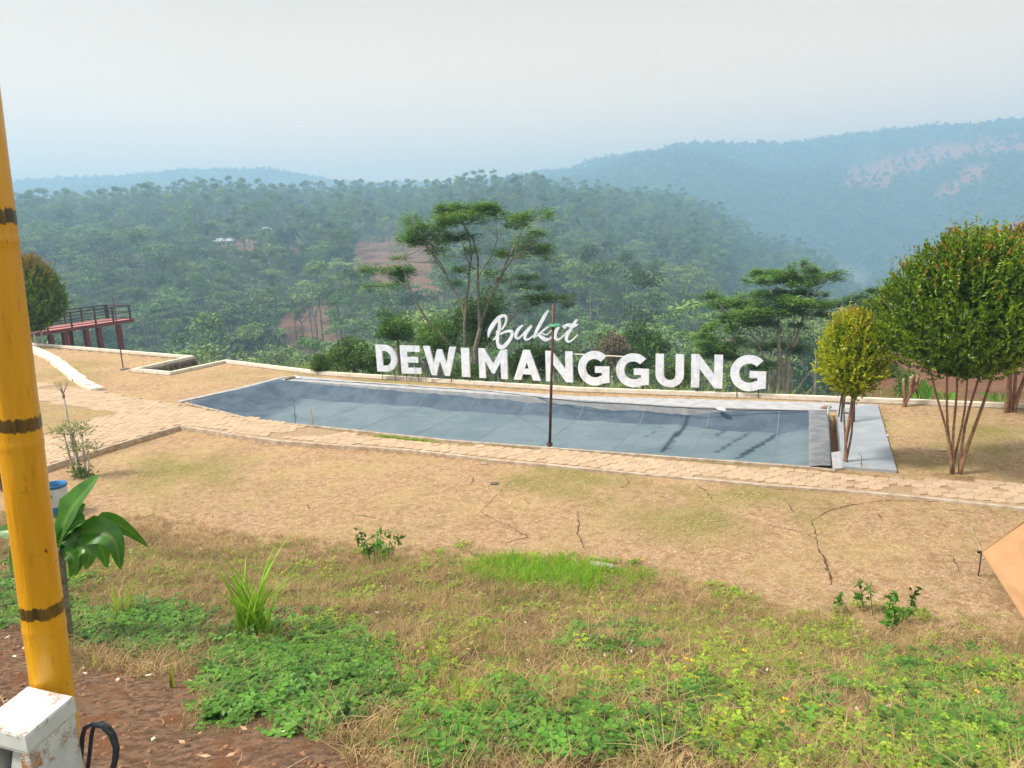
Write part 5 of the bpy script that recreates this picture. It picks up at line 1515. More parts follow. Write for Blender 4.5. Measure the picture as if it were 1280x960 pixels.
g_dry = [grass_proto(M['grass_dry'], 100+k, 16, .05, .16, .0045, .035, .9) for k in range(4)]
g_dryflat = [grass_proto(M['grass_dry'], 110+k, 16, .08, .20, .005, .05, 2.2) for k in range(3)]
g_grn = [grass_proto(M['grass_green'], 120+k, 14, .06, .20, .0055, .035, .7) for k in range(4)]
g_viv = [grass_proto(M['grass_vivid'], 130+k, 20, .10, .22, .008, .05, .6) for k in range(3)]
g_lawn = [grass_proto(M['grass_lawn'], 140+k, 16, .018, .05, .0040, .05, 1.5, 2) for k in range(4)]
cv = [cover_proto(M['cover'], 150+k, 13, .040, .055, .03) for k in range(4)]
cvl = [cover_proto(M['cover_lime'], 160+k, 12, .028, .055, .022) for k in range(4)]
cvf = [cover_proto(M['cover_lime'], 170, 8, .028, .05, .02, flowers=2)]
# --- candidate points on the bank
def bank_pts(s, seed, ymax=1.04):
    x, y = jgrid(-13.5, 11, 1.0, 14.5, s, seed)
    yf = np.interp(x, FX, FY)
    z = ground(x, y); px, py, w = PX(np.c_[x, y, z])
    k = (px > -420) & (px < 1750) & (py < 1180) & (y < yf*ymax+.25*fbm(x*1.3, y*0, 3, 2)) & (w > 0)
    return x[k], y[k], z[k], px[k], py[k]
def ell(px, py, items):
    m = np.zeros_like(px)
    for cx, cy, rx, ry, v in items: m = np.maximum(m, v*np.clip(1.6-1.3*np.sqrt(((px-cx)/rx)**2+((py-cy)/ry)**2), 0, 1))
    return m
def soil_m(px, py, x, y): return soft(px, py, SOIL_PX, 14, fbm(x*1.1, y*1.1, 4, 5)*26)
def put(name, x, y, z, protos, smin, smax, label, cat, seed, tilt=.25, dz=0.):
    r = np.random.default_rng(seed); n = len(x)
    o = scatter(name, np.c_[x, y, z+dz], np.c_[r.normal(size=n)*tilt*.5, r.normal(size=n)*tilt*.5, r.random(n)*6.28], r.uniform(smin, smax, n), r.integers(0, len(protos), n), protos)
    return tag(o, label, cat)
DK = [(370, 850, 130, 75, 1.15), (300, 880, 60, 35, 1.1), (470, 880, 90, 45, .8), (20, 760, 90, 45, .75), (170, 790, 110, 32, 1.0), (60, 720, 60, 30, .5), (560, 920, 120, 40, .55), (700, 930, 110, 45, .8), (650, 880, 60, 30, .4), (880, 900, 200, 50, .45), (1180, 860, 120, 50, .5), (20, 830, 30, 20, .6), (560, 955, 60, 20, .7), (760, 800, 80, 25, .3), (1210, 920, 120, 40, .6)]
LM = [(640, 720, 700, 40, .28), (1180, 930, 150, 50, 1.0), (1010, 930, 130, 50, .95), (1260, 840, 60, 30, .8), (1000, 820, 220, 60, .55), (740, 790, 140, 40, .6), (840, 860, 200, 60, .5), (1140, 870, 160, 50, .7), (560, 870, 110, 60, .35), (1130, 770, 60, 14, .5), (900, 745, 25, 9, .7), (440, 795, 60, 30, .4), (640, 770, 120, 30, .3)]
GRN = [(640, 800, 900, 150, .42), (450, 800, 280, 100, .75), (640, 850, 220, 80, .75), (250, 720, 200, 50, .45), (330, 770, 80, 60, .7), (560, 740, 220, 50, .55), (840, 790, 320, 70, .55), (170, 720, 110, 40, .35), (1150, 790, 200, 50, .30), (700, 760, 180, 40, .4), (450, 690, 60, 30, .4), (1000, 950, 300, 60, .3), (280, 700, 60, 40, .4)]
x, y, z, px, py = bank_pts(.080, 1); r = np.random.default_rng(1)
so_ = soil_m(px, py, x, y)
dk = ell(px, py, DK)*(1-so_)*.80
cl = fbm(x*2.2, y*2.2, 3, 81)*.5+.5
k = r.random(len(x)) < (dk*1.0*sstep(.36, .66, cl+dk*.35))*.9
put("ground_cover", x[k], y[k], z[k], cv, .75, 1.25, "dark green creeping ground cover on the near bank", "ground cover", 2, dz=.0)
lm = ell(px, py, LM)*(1-so_)
cl2 = fbm(x*1.8+9, y*1.8, 3, 82)*.5+.5
k = r.random(len(x)) < lm*sstep(.42, .66, cl2+lm*.18)*.62
put("lime_ground_cover", x[k], y[k], z[k], cvl*3+cvf, .7, 1.25, "yellowish green creeping weeds with tiny yellow flowers on the bank", "ground cover", 3)
x, y, z, px, py = bank_pts(.060, 4, 1.03); r = np.random.default_rng(4)
so_ = soil_m(px, py, x, y); dk = ell(px, py, DK)*(1-so_)
f = (1-so_)*(1-.75*np.clip(dk, 0, 1))*(.40+.55*sstep(.35, .65, fbm(x*1.5, y*1.5, 3, 83)*.5+.5))
edge = sstep(1.06, .93, y/np.interp(x, FX, FY))
k = r.random(len(x)) < f*(.25+.75*edge)
put("dry_grass", x[k], y[k], z[k], g_dry*2+g_dryflat[:1], .55, 1.25, "dry straw coloured grass all over the bank", "grass", 5)
x, y, z, px, py = bank_pts(.075, 6); r = np.random.default_rng(6)
so_ = soil_m(px, py, x, y)
g_ = ell(px, py, GRN)*(1-so_)
k = r.random(len(x)) < g_*sstep(.35, .7, fbm(x*1.7+3, y*1.7, 3, 84)*.5+.5)*.55
put("green_grass", x[k], y[k], z[k], g_grn, .55, 1.15, "tufts of green grass among the dry grass of the bank", "grass", 7)
# the vivid patch at the foot of the bank
x, y = jgrid(-4, 4, 8.5, 13, .075, 8); z = ground(x, y); px, py, w = PX(np.c_[x, y, z])
r = np.random.default_rng(8)
m = ell(px, py, [(685, 718, 85, 17, .95), (630, 708, 42, 12, .9), (760, 728, 60, 12, .55)])
k = r.random(len(x)) < m*sstep(.2, .55, fbm(x*2.5, y*2.5, 3, 4)*.5+.5+m*.2)
put("vivid_grass_patch", x[k], y[k], z[k], g_viv, .7, 1.25, "patch of vivid green grass at the foot of the bank", "grass", 9)
# --- parched lawn tufts, thinning with distance
x, y = jgrid(-15, 14, 7.0, 16.5, .085, 10); z = ground(x, y); px, py, w = PX(np.c_[x, y, z]); r = np.random.default_rng(10)
k = inpoly(x, y, TERR) & ~inpoly(x, y, PATH_POLY) & ~inpoly(x, y, POOL) & (px > -300) & (px < 1700) & (y > np.interp(x, FX, FY)*.9) & (r.random(len(x)) < .72*sstep(18, 9, y)+.14)
dkx = deck_poly = [W(*p)[:2] for p in ((1030, 505), (1097, 506), (1121, 589), (1041, 592))]
k &= ~inpoly(x, y, dkx) & (seg_dist(x, y, NEAR_EDGE) > .12)
put("lawn_grass", x[k], y[k], z[k], g_lawn, .7, 1.3, "short parched grass of the lawn", "grass", 11)
# --- weedy margins along pool rim and path edges
def margin(pxs, s, wid, n, protos, seed, name, label, s0=.3, s1=.8):
    r = np.random.default_rng(seed); L_ = np.array(Ws(pxs)); seg = r.integers(0, len(L_)-1, n); t_ = r.random(n)[:, None]
    P = L_[seg]*(1-t_)+L_[seg+1]*t_+r.normal(size=(n, 2))*wid
    kk = fbm(P[:, 0]*1.4, P[:, 1]*1.4, 3, seed) > -s; P = P[kk]
    return put(name, P[:, 0], P[:, 1], np.maximum(ground(P[:, 0], P[:, 1]), -.05), protos, s0, s1, label, "grass", seed+1)
margin([(240, 508), (330, 524), (400, 536), (465, 543)], .3, .06, 260, g_dry+g_grn[:1], 21, "rim_weeds", "dry weeds along the left near rim of the pool", .25, .7)
margin([(470, 543.5), (545, 551.5)], .6, .05, 200, g_viv, 22, "rim_grass", "strip of green grass along the near rim of the pool", .25, .5)
margin([(560, 553), (640, 558), (690, 561.5), (720, 563.5)], .2, .06, 140, g_dry+g_grn, 23, "rim_weeds", "weeds around the foot of the flagpole", .25, .6)
margin([(960, 585), (1060, 591), (1120, 600)], .5, .09, 260, g_dryflat+g_dry, 24, "rim_weeds", "dry grass round the trunk of the golden topiary", .3, .8)
margin([(560, 568), (700, 582), (860, 596), (1000, 610), (1150, 623), (1280, 637)], .15, .05, 420, g_dry+g_lawn+g_grn[:1], 25, "path_weeds", "dry grass along the near edge of the path", .2, .55)
margin([(225, 534), (330, 549), (450, 560), (560, 568)], .2, .06, 420, g_lawn+g_dry, 26, "path_weeds", "short grass along the left edge of the path", .3, .6)
margin([(1097, 508), (1104, 530), (1113, 560), (1121, 588)], .2, .09, 200, g_grn+g_dry, 27, "deck_weeds", "green weeds along the concrete deck", .25, .6)
margin([(1175, 592), (1215, 596)], .9, .10, 70, g_dryflat, 28, "trunk_litter", "dry grass at the foot of the large round topiary", .3, .6)
margin([(480, 475.5), (720, 488.5), (960, 497)], .1, .12, 420, g_grn+g_dry, 29, "kerb_grass", "short grass under the white letters", .25, .6)
margin([(48, 503), (95, 510), (148, 518)], .4, .10, 160, g_grn[:2]+g_dry, 30, "wedge_grass", "grass on the wedge between the two path branches", .3, .6)
margin([(232, 535), (160, 553), (110, 568), (64, 584)], .3, .07, 140, g_dry, 31, "kerb_weeds", "dry weeds under the raw kerb of the branch path", .3, .7)
# undergrowth behind the kerb
r = np.random.default_rng(33); n = 5200
L_ = np.array(EDGE)[4:14]; ll = np.linalg.norm(np.diff(L_, axis=0), axis=1); seg = r.choice(len(ll), n, p=ll/ll.sum()); t_ = r.random(n)[:, None]
nr_ = (L_[seg+1]-L_[seg])/ll[seg][:, None]; nn_ = np.stack([-nr_[:, 1], nr_[:, 0]], 1)
P = L_[seg]*(1-t_)+L_[seg+1]*t_+nn_*(.25+np.abs(r.normal(size=n))*1.6)[:, None]
P = P[~inpoly(P[:, 0], P[:, 1], TERR)]
zz_ = np.maximum(ground(P[:, 0], P[:, 1]), -1.5)
gp = np.where(fbm(P[:, 0]*.6, P[:, 1]*.6, 3, 5) > .0, r.integers(0, 4, len(P)), r.integers(4, 8, len(P)))
o = scatter("undergrowth", np.c_[P, zz_], np.c_[r.normal(size=len(P))*.1, r.normal(size=len(P))*.1, r.random(len(P))*6.28], r.uniform(4, 8.5, len(P)), gp, g_dry+g_grn)
tag(o, "tall dry and green weeds growing up behind the far kerb", "weeds")
# soil clods and twigs on the bare earth
clods = []
for k in range(4):
    q = random.Random(k); import bmesh
    bm = bmesh.new(); bmesh.ops.create_icosphere(bm, subdivisions=1, radius=.02)
    for v in bm.verts: v.co *= q.uniform(.65, 1.25); v.co.z *= .6
    me = bpy.data.meshes.new("clod"); bm.to_mesh(me); bm.free(); me.materials.append(M['soil_clod']); clods.append(proto("clod", me))
x, y, z, px, py = bank_pts(.035, 41); r = np.random.default_rng(41)
so_ = soil_m(px, py, x, y)
k = r.random(len(x)) < so_*(.10+.5*sstep(.5, .8, fbm(x*2, y*2, 3, 9)*.5+.5))
put("soil_clods", x[k], y[k], z[k], clods, .2, 1.15, "crumbly clods on the bare red soil", "soil", 42)
tw = []
for k in range(3):
    q = random.Random(50+k); mb = MB().tube([(-.12, 0, .01), (-.03, .02*q.uniform(-1, 1), .015), (.05, .02*q.uniform(-1, 1), .012), (.13, q.uniform(-.03, .03), .008)], [.0035, .004, .0035, .002], 5)
    me = mesh_from("twig", mb.v, mb.f); me.materials.append(M['twig']); tw.append(proto("twig", me))
x, y, z, px, py = bank_pts(.22, 43); r = np.random.default_rng(43); k = r.random(len(x)) < .16
put("fallen_twigs", x[k], y[k], z[k], tw, .4, 1.3, "fallen dry twigs strewn on the bank", "twigs", 44)
dl_ = []
for k in range(3):
    r2 = np.random.default_rng(60+k); V = leaves(np.array([[0, 0, .012]]), np.array([[1., .1*k, .1]]), .07, .032, r2, up=.8)
    me = mesh_from("fallen_leaf", V, quads(1)); me.materials.append(M['dead_leaf'] if k else M['litter']); dl_.append(proto("fallen_leaf", me))
x, y, z, px, py = bank_pts(.25, 45, 1.25); r = np.random.default_rng(45); k = r.random(len(x)) < .28
put("fallen_leaves", x[k], y[k], z[k]+.02, dl_, .35, 1.0, "small dry leaves fallen on bank and lawn", "leaves", 46)

# ------------------------------------------------------------------ rusty white pedestal and the yellow pole painted like bamboo
ZB = 3.86
def Wz(px, py, z): return W(px, py, z)
c_br, c_fr, c_fl = Wz(92.5, 870, ZB)[:2], Wz(31, 921, ZB)[:2], Wz(-30, 906, ZB)[:2]
c_bl = c_br+(c_fl-c_fr)*1.0
gb = gz(*c_br)
def rustpaint():
    m, t, p, o = nt("rusty_white_paint")
    a = mixc(t, ramp(t, noise(t, 9, 5, .65), .35, .7), (.72, .74, .70), (.55, .57, .54))
    f = ramp(t, math_(t, 'ADD', math_(t, 'MULTIPLY', noise(t, 11, 6, .7), .9), math_(t, 'MULTIPLY', attr(t, "edge"), .13)), .57, .68)
    a = mixc(t, f, a, mixc(t, ramp(t, noise(t, 60, 3), .4, .6), (.36, .15, .05), (.52, .30, .16)))
    t.links.new(a, p.inputs["Base Color"]); p.inputs["Roughness"].default_value = .6
    bump(t, p, f, .003); return m
M['rustpaint'] = rustpaint()
ped = empty("pedestal", (*c_br, gb), "rusty white painted steel pedestal box at the bottom left corner", "pedestal")
def plate(corners, z0, z1, name, par, mat, inset=0):
    n = 8; V = []; F = []; E_ = []
    cs = [np.array(c[:2]) for c in corners]
    m = len(cs)
    ring = []
    for i in range(m):
        for k in range(n): ring.append(cs[i]+(cs[(i+1) % m]-cs[i])*k/n)
    R_ = len(ring); levels = [z0, z0+.01, (z0+z1)/2, z1-.006, z1]
    for li, z_ in enumerate(levels):
        for p_ in ring:
            s_ = .003 if li in (0, 4) else 0
            c_ = sum(cs)/m; d_ = (c_-p_); d_ /= np.linalg.norm(d_)
            q_ = p_+d_*s_
            V.append((*q_, z_)); E_.append(1. if li >= 3 or li == 0 else 0.)
    for l in range(len(levels)-1):
        for k in range(R_): F.append((l*R_+k, l*R_+(k+1) % R_, (l+1)*R_+(k+1) % R_, (l+1)*R_+k))
    a = sum(cs[i][0]*cs[(i+1) % m][1]-cs[(i+1) % m][0]*cs[i][1] for i in range(m))
    b = (len(levels)-1)*R_; c_ = sum(cs)/m
    V.append((*c_, z1)); E_.append(0.); ci = len(V)-1
    V.append((*c_, z0)); E_.append(0.)
    F += [(b+k, b+(k+1) % R_, ci) for k in range(R_)]+[((k+1) % R_, k, ci+1) for k in range(R_)]
    if a < 0: F = [f[::-1] for f in F]
    me = mesh_from(name, np.array(V)-np.array(par.location), F, {"edge": E_}); return link(name, me, mat, par)
plate([c_br, c_fr, c_fl, c_bl], ZB-.052, ZB, "top_plate", ped, M['rustpaint'])
ins = .012
dR = (c_fr-c_br); dR /= np.linalg.norm(dR); dF = (c_fl-c_fr); dF /= np.linalg.norm(dF)
def cor(a, b): return c_br+dR*a+dF*b
LR = np.linalg.norm(c_fr-c_br); LF = np.linalg.norm(c_fl-c_fr)
plate([cor(.004, .004), cor(LR-.004, .004), cor(LR-.004, .034), cor(.004, .034)], gb-.15, ZB-.052, "side_panel", ped, M['rustpaint'])
plate([cor(.004, LF-.034), cor(LR-.004, LF-.034), cor(LR-.004, LF-.004), cor(.004, LF-.004)], gb-.15, ZB-.052, "side_panel", ped, M['rustpaint'])
plate([cor(.004, .036), cor(.03, .036), cor(.03, LF-.036), cor(.004, LF-.036)], gb-.15, ZB-.052, "back_panel", ped, M['rustpaint'])
# slanted gusset in the open front
g0, g1 = cor(LR-.02, .036), cor(LR-.02, LF-.036)
mb = MB(); th = dR*.01
V = [(*(g0), ZB-.054), (*(g0+dF*.035), ZB-.054), (*(g0+dF*.085), ZB-.20), (*(g0+dF*.085), ZB-.5), (*(g0), ZB-.5)]
V2 = [(v[0]-th[0]*1.2, v[1]-th[1]*1.2, v[2]) for v in V]
mb.add(V+V2, [(0, 1, 2, 3, 4), (9, 8, 7, 6, 5), (0, 5, 6, 1), (1, 6, 7, 2), (2, 7, 8, 3), (3, 8, 9, 4), (4, 9, 5, 0)])
o = mb.build("gusset", M['rustpaint'], ped); rel(o, ped)
# pole
def bamboo_paint():
    m, t, p, o = nt("bamboo_paint")
    tc = N(t, "ShaderNodeTexCoord"); sp = N(t, "ShaderNodeSeparateXYZ"); t.links.new(tc.outputs["Object"], sp.inputs[0])
    mp = N(t, "ShaderNodeMapping"); mp.inputs["Scale"].default_value = (75, 75, 5); t.links.new(tc.outputs["Object"], mp.inputs[0])
    st = noise(t, 1, 3, .6, mp.outputs[0])
    mp2 = N(t, "ShaderNodeMapping"); mp2.inputs["Scale"].default_value = (14, 14, 2); t.links.new(tc.outputs["Object"], mp2.inputs[0])
    a = mixc(t, ramp(t, noise(t, 1, 3, .6, mp2.outputs[0]), .3, .7), (.74, .33, .008), (.86, .42, .016))
    a = mixc(t, math_(t, 'MULTIPLY', ramp(t, st, .55, .75), .35), a, (.60, .24, .01))
    # brown rings on node heights (every .52 m), ragged edge
    zz = math_(t, 'ADD', sp.outputs[2], math_(t, 'MULTIPLY', math_(t, 'SUBTRACT', st, .5), .030))
    fr = math_(t, 'FRACT', math_(t, 'DIVIDE', math_(t, 'ADD', zz, NODE_OFF), NODE_SP))
    d = math_(t, 'ABSOLUTE', math_(t, 'SUBTRACT', fr, .5))
    ring = N(t, "ShaderNodeMapRange"); ring.inputs[1].default_value = .038; ring.inputs[2].default_value = .030; t.links.new(d, ring.inputs[0])
    a = mixc(t, ring.outputs[0], a, mixc(t, ramp(t, st, .4, .6), (.075, .045, .012), (.17, .095, .02)))
    sp_ = noise(t, 30, 2, .5, tc.outputs["Object"]); a = mixc(t, ramp(t, sp_, .72, .76), a, (.25, .10, .02))
    mp3 = N(t, "ShaderNodeMapping"); mp3.inputs["Scale"].default_value = (40, 40, 9); t.links.new(tc.outputs["Object"], mp3.inputs[0])
    a = mixc(t, math_(t, 'MULTIPLY', ramp(t, noise(t, 1, 5, .7, mp3.outputs[0]), .58, .70), .45), a, (.42, .19, .012))
    a = mixc(t, math_(t, 'MULTIPLY', ramp(t, noise(t, 2.2, 4, .7, mp3.outputs[0]), .66, .72), .5), a, (.86, .55, .14))
    bump(t, p, math_(t, 'ADD', st, noise(t, 1, 5, .7, mp3.outputs[0])), .0025)
    t.links.new(a, p.inputs["Base Color"]); p.inputs["Roughness"].default_value = .32
    p.inputs["Coat Weight"].default_value = .25
    return m
pb0 = Wz(65, 861, ZB)           # foot seen just behind the box edge
pole_xy = pb0[:2]+np.array([-.005, .065])
pfoot = at_depth(65.5, 860, pole_xy[1]); ptop = at_depth(-46, 0, pole_xy[1])
vec = ptop-pfoot; base = pfoot-vec*((pfoot[2]-gz(*pole_xy)+.05)/vec[2])
vec = ptop-base; Lp = np.linalg.norm(vec); vec /= Lp
# ring heights from the picture rows 758, 522, 271
def along(py):
    best = min(np.linspace(0, Lp*1.2, 3000), key=lambda s: abs(PX(base+vec*s)[1]-py)); return best
s1, s2, s3 = along(758), along(522), along(271)
NODE_SP = (s3-s1)/2; NODE_OFF = -s1+NODE_SP*.5
print("NODES", s1, s2, s3, NODE_SP)
M['bamboo'] = bamboo_paint()
e = empty("bamboo_pole", base, "thick yellow pole painted like bamboo with brown rings at the left edge", "pole")
PR_ = 23.4/FPX*((pb0-_C)@_F+.05)
nseg = 40; zs = []; rs = []
z_ = 0
while z_ < Lp*1.5:
    fr = ((z_+NODE_OFF)/NODE_SP) % 1; dd = (fr-.5)*NODE_SP
    r_b = PR_*(1+.035*math.exp(-((dd+.055)/.010)**2)+.02*math.exp(-(dd/.03)**2))
    zs.append(z_); rs.append(r_b); z_ += .008 if abs(dd+.05) < .05 else .03
V = []; 
for z_, r_b in zip(zs, rs): V += [(r_b*math.cos(2*math.pi*k/nseg), r_b*math.sin(2*math.pi*k/nseg), z_) for k in range(nseg)]
F = [(l*nseg+k, l*nseg+(k+1) % nseg, (l+1)*nseg+(k+1) % nseg, (l+1)*nseg+k) for l in range(len(zs)-1) for k in range(nseg)]
o = link("pipe", mesh_from("pipe", V, F, smooth=True), M['bamboo'], e)
o.rotation_euler = Vector(vec).to_track_quat('Z', 'Y').to_euler()
# black cable looping out of the box into the soil
cb = []
for (a, b) in ((98, 985), (101, 950), (103, 920), (106, 910), (115, 905), (128, 908), (138, 918), (144, 934), (143, 950), (139, 965), (134, 990)):
    cb.append(at_depth(a, b, c_br[1]+.03))
for dzz, nm in ((0, "cable"), (1, None)):
    pass
mb = MB(); cb = [c for c in cb]
mb.tube(cb, .0062, 8); mb.tube([c+np.array([.010*math.sin(i*.6)+.008, .012, -.012*abs(math.cos(i*.5))]) for i, c in enumerate(cb)], .0055, 8)
o = mb.build("cable", M['cord']); tag(o, "black cable loop standing out of the soil beside the white pedestal", "cable")

# ------------------------------------------------------------------ broad-leaved plant behind the yellow pole
gp_ = G(84, 800); DP = gp_[1]
e = empty("broad_leaf_plant", gp_, "large glossy broad-leaved plant on a brown stem behind the yellow pole", "plant")
M['leaf_big'] = None
def bigleaf_mat():
    m, t, p, o = nt("glossy_broad_leaf")
    at_ = attr(t, "tint"); mp = N(t, "ShaderNodeMath", operation='SINE'); t.links.new(math_(t, 'MULTIPLY', at_, 90.), mp.inputs[0])
    a = mixc(t, ramp(t, noise(t, 7, 3), .3, .7), (.028, .12, .014), (.075, .22, .022))
    a = mixc(t, math_(t, 'MULTIPLY', ramp(t, mp.outputs[0], .2, 1.), .22), a, (.15, .36, .05))
    a = mixc(t, attr(t, "tip"), a, (.40, .46, .14))
    t.links.new(a, p.inputs["Base Color"]); p.inputs["Roughness"].default_value = .33
    tr = N(t, "ShaderNodeBsdfTranslucent"); mx = N(t, "ShaderNodeMixShader"); t.links.new(mixc(t, .5, a, (.2, .6, .02)), tr.inputs[0]); mx.inputs[0].default_value = .3
    t.links.new(p.outputs[0], mx.inputs[1]); t.links.new(tr.outputs[0], mx.inputs[2]); t.links.new(mx.outputs[0], o.inputs[0]); return m
M['leaf_big'] = bigleaf_mat()
def big_leaf(pts, width, par, face, twist=0.0, fold=.22, mat=None, name="leaf"):
    """pts: world points of the midrib; width in metres; face: rough direction the upper side looks to"""
    P = [np.asarray(p, float) for p in pts]; Q = []
    n = len(P)
    for i in range(n-1):
        p0, p1, p2, p3 = P[max(i-1, 0)], P[i], P[i+1], P[min(i+2, n-1)]
        for k in range(6):
            t = k/6; Q.append(.5*((2*p1)+(-p0+p2)*t+(2*p0-5*p1+4*p2-p3)*t*t+(-p0+3*p1-3*p2+p3)*t**3))
    Q.append(P[-1]); Q = np.array(Q); m = len(Q); V = []; ti = []; tp_ = []
    face = np.asarray(face, float); nc = 9
    for i in range(m):
        f = i/(m-1); t_ = Q[min(i+1, m-1)]-Q[max(i-1, 0)]; t_ /= np.linalg.norm(t_)+1e-9
        nn = face-t_*(face@t_); nn /= np.linalg.norm(nn); s = np.cross(t_, nn)
        a = twist*f; s, nn = s*math.cos(a)+nn*math.sin(a), nn*math.cos(a)-s*math.sin(a)
        ww = width*.5*min(1, (.16+1.5*f) if f < .45 else 9)*max(0., 1-max(0., (f-.42)/.58)**1.6)**.9
        ww = max(ww, .002)
        for k in range(nc):
            u = (k/(nc-1))*2-1
            V.append(Q[i]+s*ww*u+nn*(abs(u)*fold*ww+.035*ww*math.sin(f*23+u*3)*abs(u)))
            ti.append(k/(nc-1)); tp_.append(.30 if k == nc//2 else 0.)
    F = [(i*nc+k, i*nc+k+1, (i+1)*nc+k+1, (i+1)*nc+k) for i in range(m-1) for k in range(nc-1)]
    V = np.array(V)-np.array(par.location)
    return link(name, mesh_from(name, V, F, {"tint": ti, "tip": tp_}, smooth=True), mat or M['leaf_big'], par)
def dp(px, py, d=0.0): return at_depth(px, py, DP+d)
mpp_ = ((gp_-_C)@_F)/FPX
LEAVES = [   # (picture points of the midrib with depth offsets, width in picture px, facing, twist)
    ([(73, 682, 0), (80, 655, 0), (96, 628, -.03), (125, 593, -.05)], 50, (-.5, -1, .6), .15),
    ([(70, 690, .05), (66, 655, .08), (59, 615, .1), (52, 570, .1)], 15, (-.3, -1, .2), .6),
    ([(73, 690, 0), (86, 662, -.05), (98, 652, -.1), (106, 652, -.15)], 32, (-.3, -.6, 1), -.3),
    ([(74, 692, 0), (92, 670, -.02), (120, 664, -.08), (142, 676, -.14), (151, 712, -.16)], 36, (.5, -1, .5), .2),
    ([(78, 690, .05), (108, 664, .05), (134, 652, .08), (160, 662, .10), (186, 684, .12)], 24, (-.1, -.8, .7), -.5),
    ([(76, 694, 0), (98, 684, -.1), (112, 690, -.14), (107, 712, -.18)], 26, (.4, -.9, .4), 0),
    ([(76, 692, .05), (104, 672, .12), (124, 680, .18), (134, 710, .2)], 28, (.4, -.9, .5), 0),
    ([(72, 690, 0), (84, 665, .05), (95, 644, .05), (107, 630, .05)], 34, (-.2, -1, .5), .2),
    ([(70, 694, 0), (50, 672, -.1), (26, 680, -.18), (14, 718, -.22)], 38, (-.4, -.9, .6), 0),
    ([(70, 694, 0), (48, 676, .1), (20, 664, .12), (-8, 665, .14)], 34, (-.2, -.7, 1), .2),
    ([(72, 692, 0), (60, 668, .1), (44, 640, .15), (30, 622, .15)], 20, (-.4, -1, .5), .3),
    ([(74, 696, 0), (84, 690, -.12), (92, 700, -.16), (88, 722, -.18)], 18, (.1, -1, .2), .1),
    ([(72, 696, 0), (62, 690, -.12), (56, 704, -.16), (58, 726, -.18)], 18, (-.1, -1, .2), .1),
    ([(73, 692, .02), (80, 672, .0), (90, 668, -.04), (100, 690, -.08), (94, 720, -.10)], 30, (.2, -1, .4), .1)]
for pts, wd, face, tw_ in LEAVES:
    big_leaf([dp(a, b, c) for a, b, c in pts], wd*mpp_, e, face, tw_)
st_ = [gp_-np.array([0, 0, .1]), dp(83, 770), dp(79, 735), dp(75, 705), dp(74, 685)]
mb = MB().tube(st_, [.048, .044, .042, .050, .030], 9)
for k in range(7):
    f = k/7; p_ = st_[1]*(1-f)+st_[3]*f; mb.tube([p_-np.array([0, 0, .006]), p_+np.array([0, 0, .006])], [.049, .045], 9)
o = mb.build("stem", M['bark'], e, True); rel(o, e)

# ------------------------------------------------------------------ blue and white barrel, black lamp, both left of the lawn
p = W(73, 641, -.12); p[2] = gz(p[0], p[1])
e = empty("barrel", p, "white plastic barrel with blue rim and blue base near the branch path", "barrel")
def lathe(prof, n=28):
    mb = MB(); V = []
    for r_, z_ in prof: V += [(r_*math.cos(2*math.pi*k/n), r_*math.sin(2*math.pi*k/n), z_) for k in range(n)]
    mb.add(V, [(l*n+k, l*n+(k+1) % n, (l+1)*n+(k+1) % n, (l+1)*n+k) for l in range(len(prof)-1) for k in range(n)]); return mb
M['blue'] = simple("blue_plastic", (.02, .14, .34), (.03, .19, .42), 4, .4)
M['whiteplastic'] = simple("white_plastic", (.60, .66, .66), (.48, .54, .54), 5, .45)
lathe([(.0, .01), (.20, .0), (.215, .03), (.218, .20), (.214, .21)]).build("base", M['blue'], e, True)
lathe([(.214, .19), (.222, .24), (.224, .50), (.217, .56), (.214, .60)]).build("body", M['whiteplastic'], e, True)
lathe([(.212, .56), (.228, .575), (.23, .62), (.222, .63), (.205, .62), (.200, .45), (.18, .1), (0, .08)]).build("rim", M['blue'], e, True)
MB().box((.02, -.226, .44), (.09, .012, .06)).build("handle", M['dark'], e)
p = W(3, 612, -.1); p[2] = gz(p[0], p[1])
e = empty("flood_lamp", p, "round dark ribbed flood lamp on the lawn left of the yellow pole", "lamp")
o = lathe([(.0, -.12), (.07, -.12), (.09, -.06), (.09, -.05), (.11, -.045), (.11, -.03), (.12, 0), (.13, .05), (.12, .06), (.0, .04)], 20).build("lamp_body", M['black_steel'], e, True)
o.rotation_euler = (0, math.radians(80), .2); o.location = (0, 0, .30)
MB().tube([(0, 0, -.05), (0, 0, .2)], .02, 8).build("stake", M['black_steel'], e)

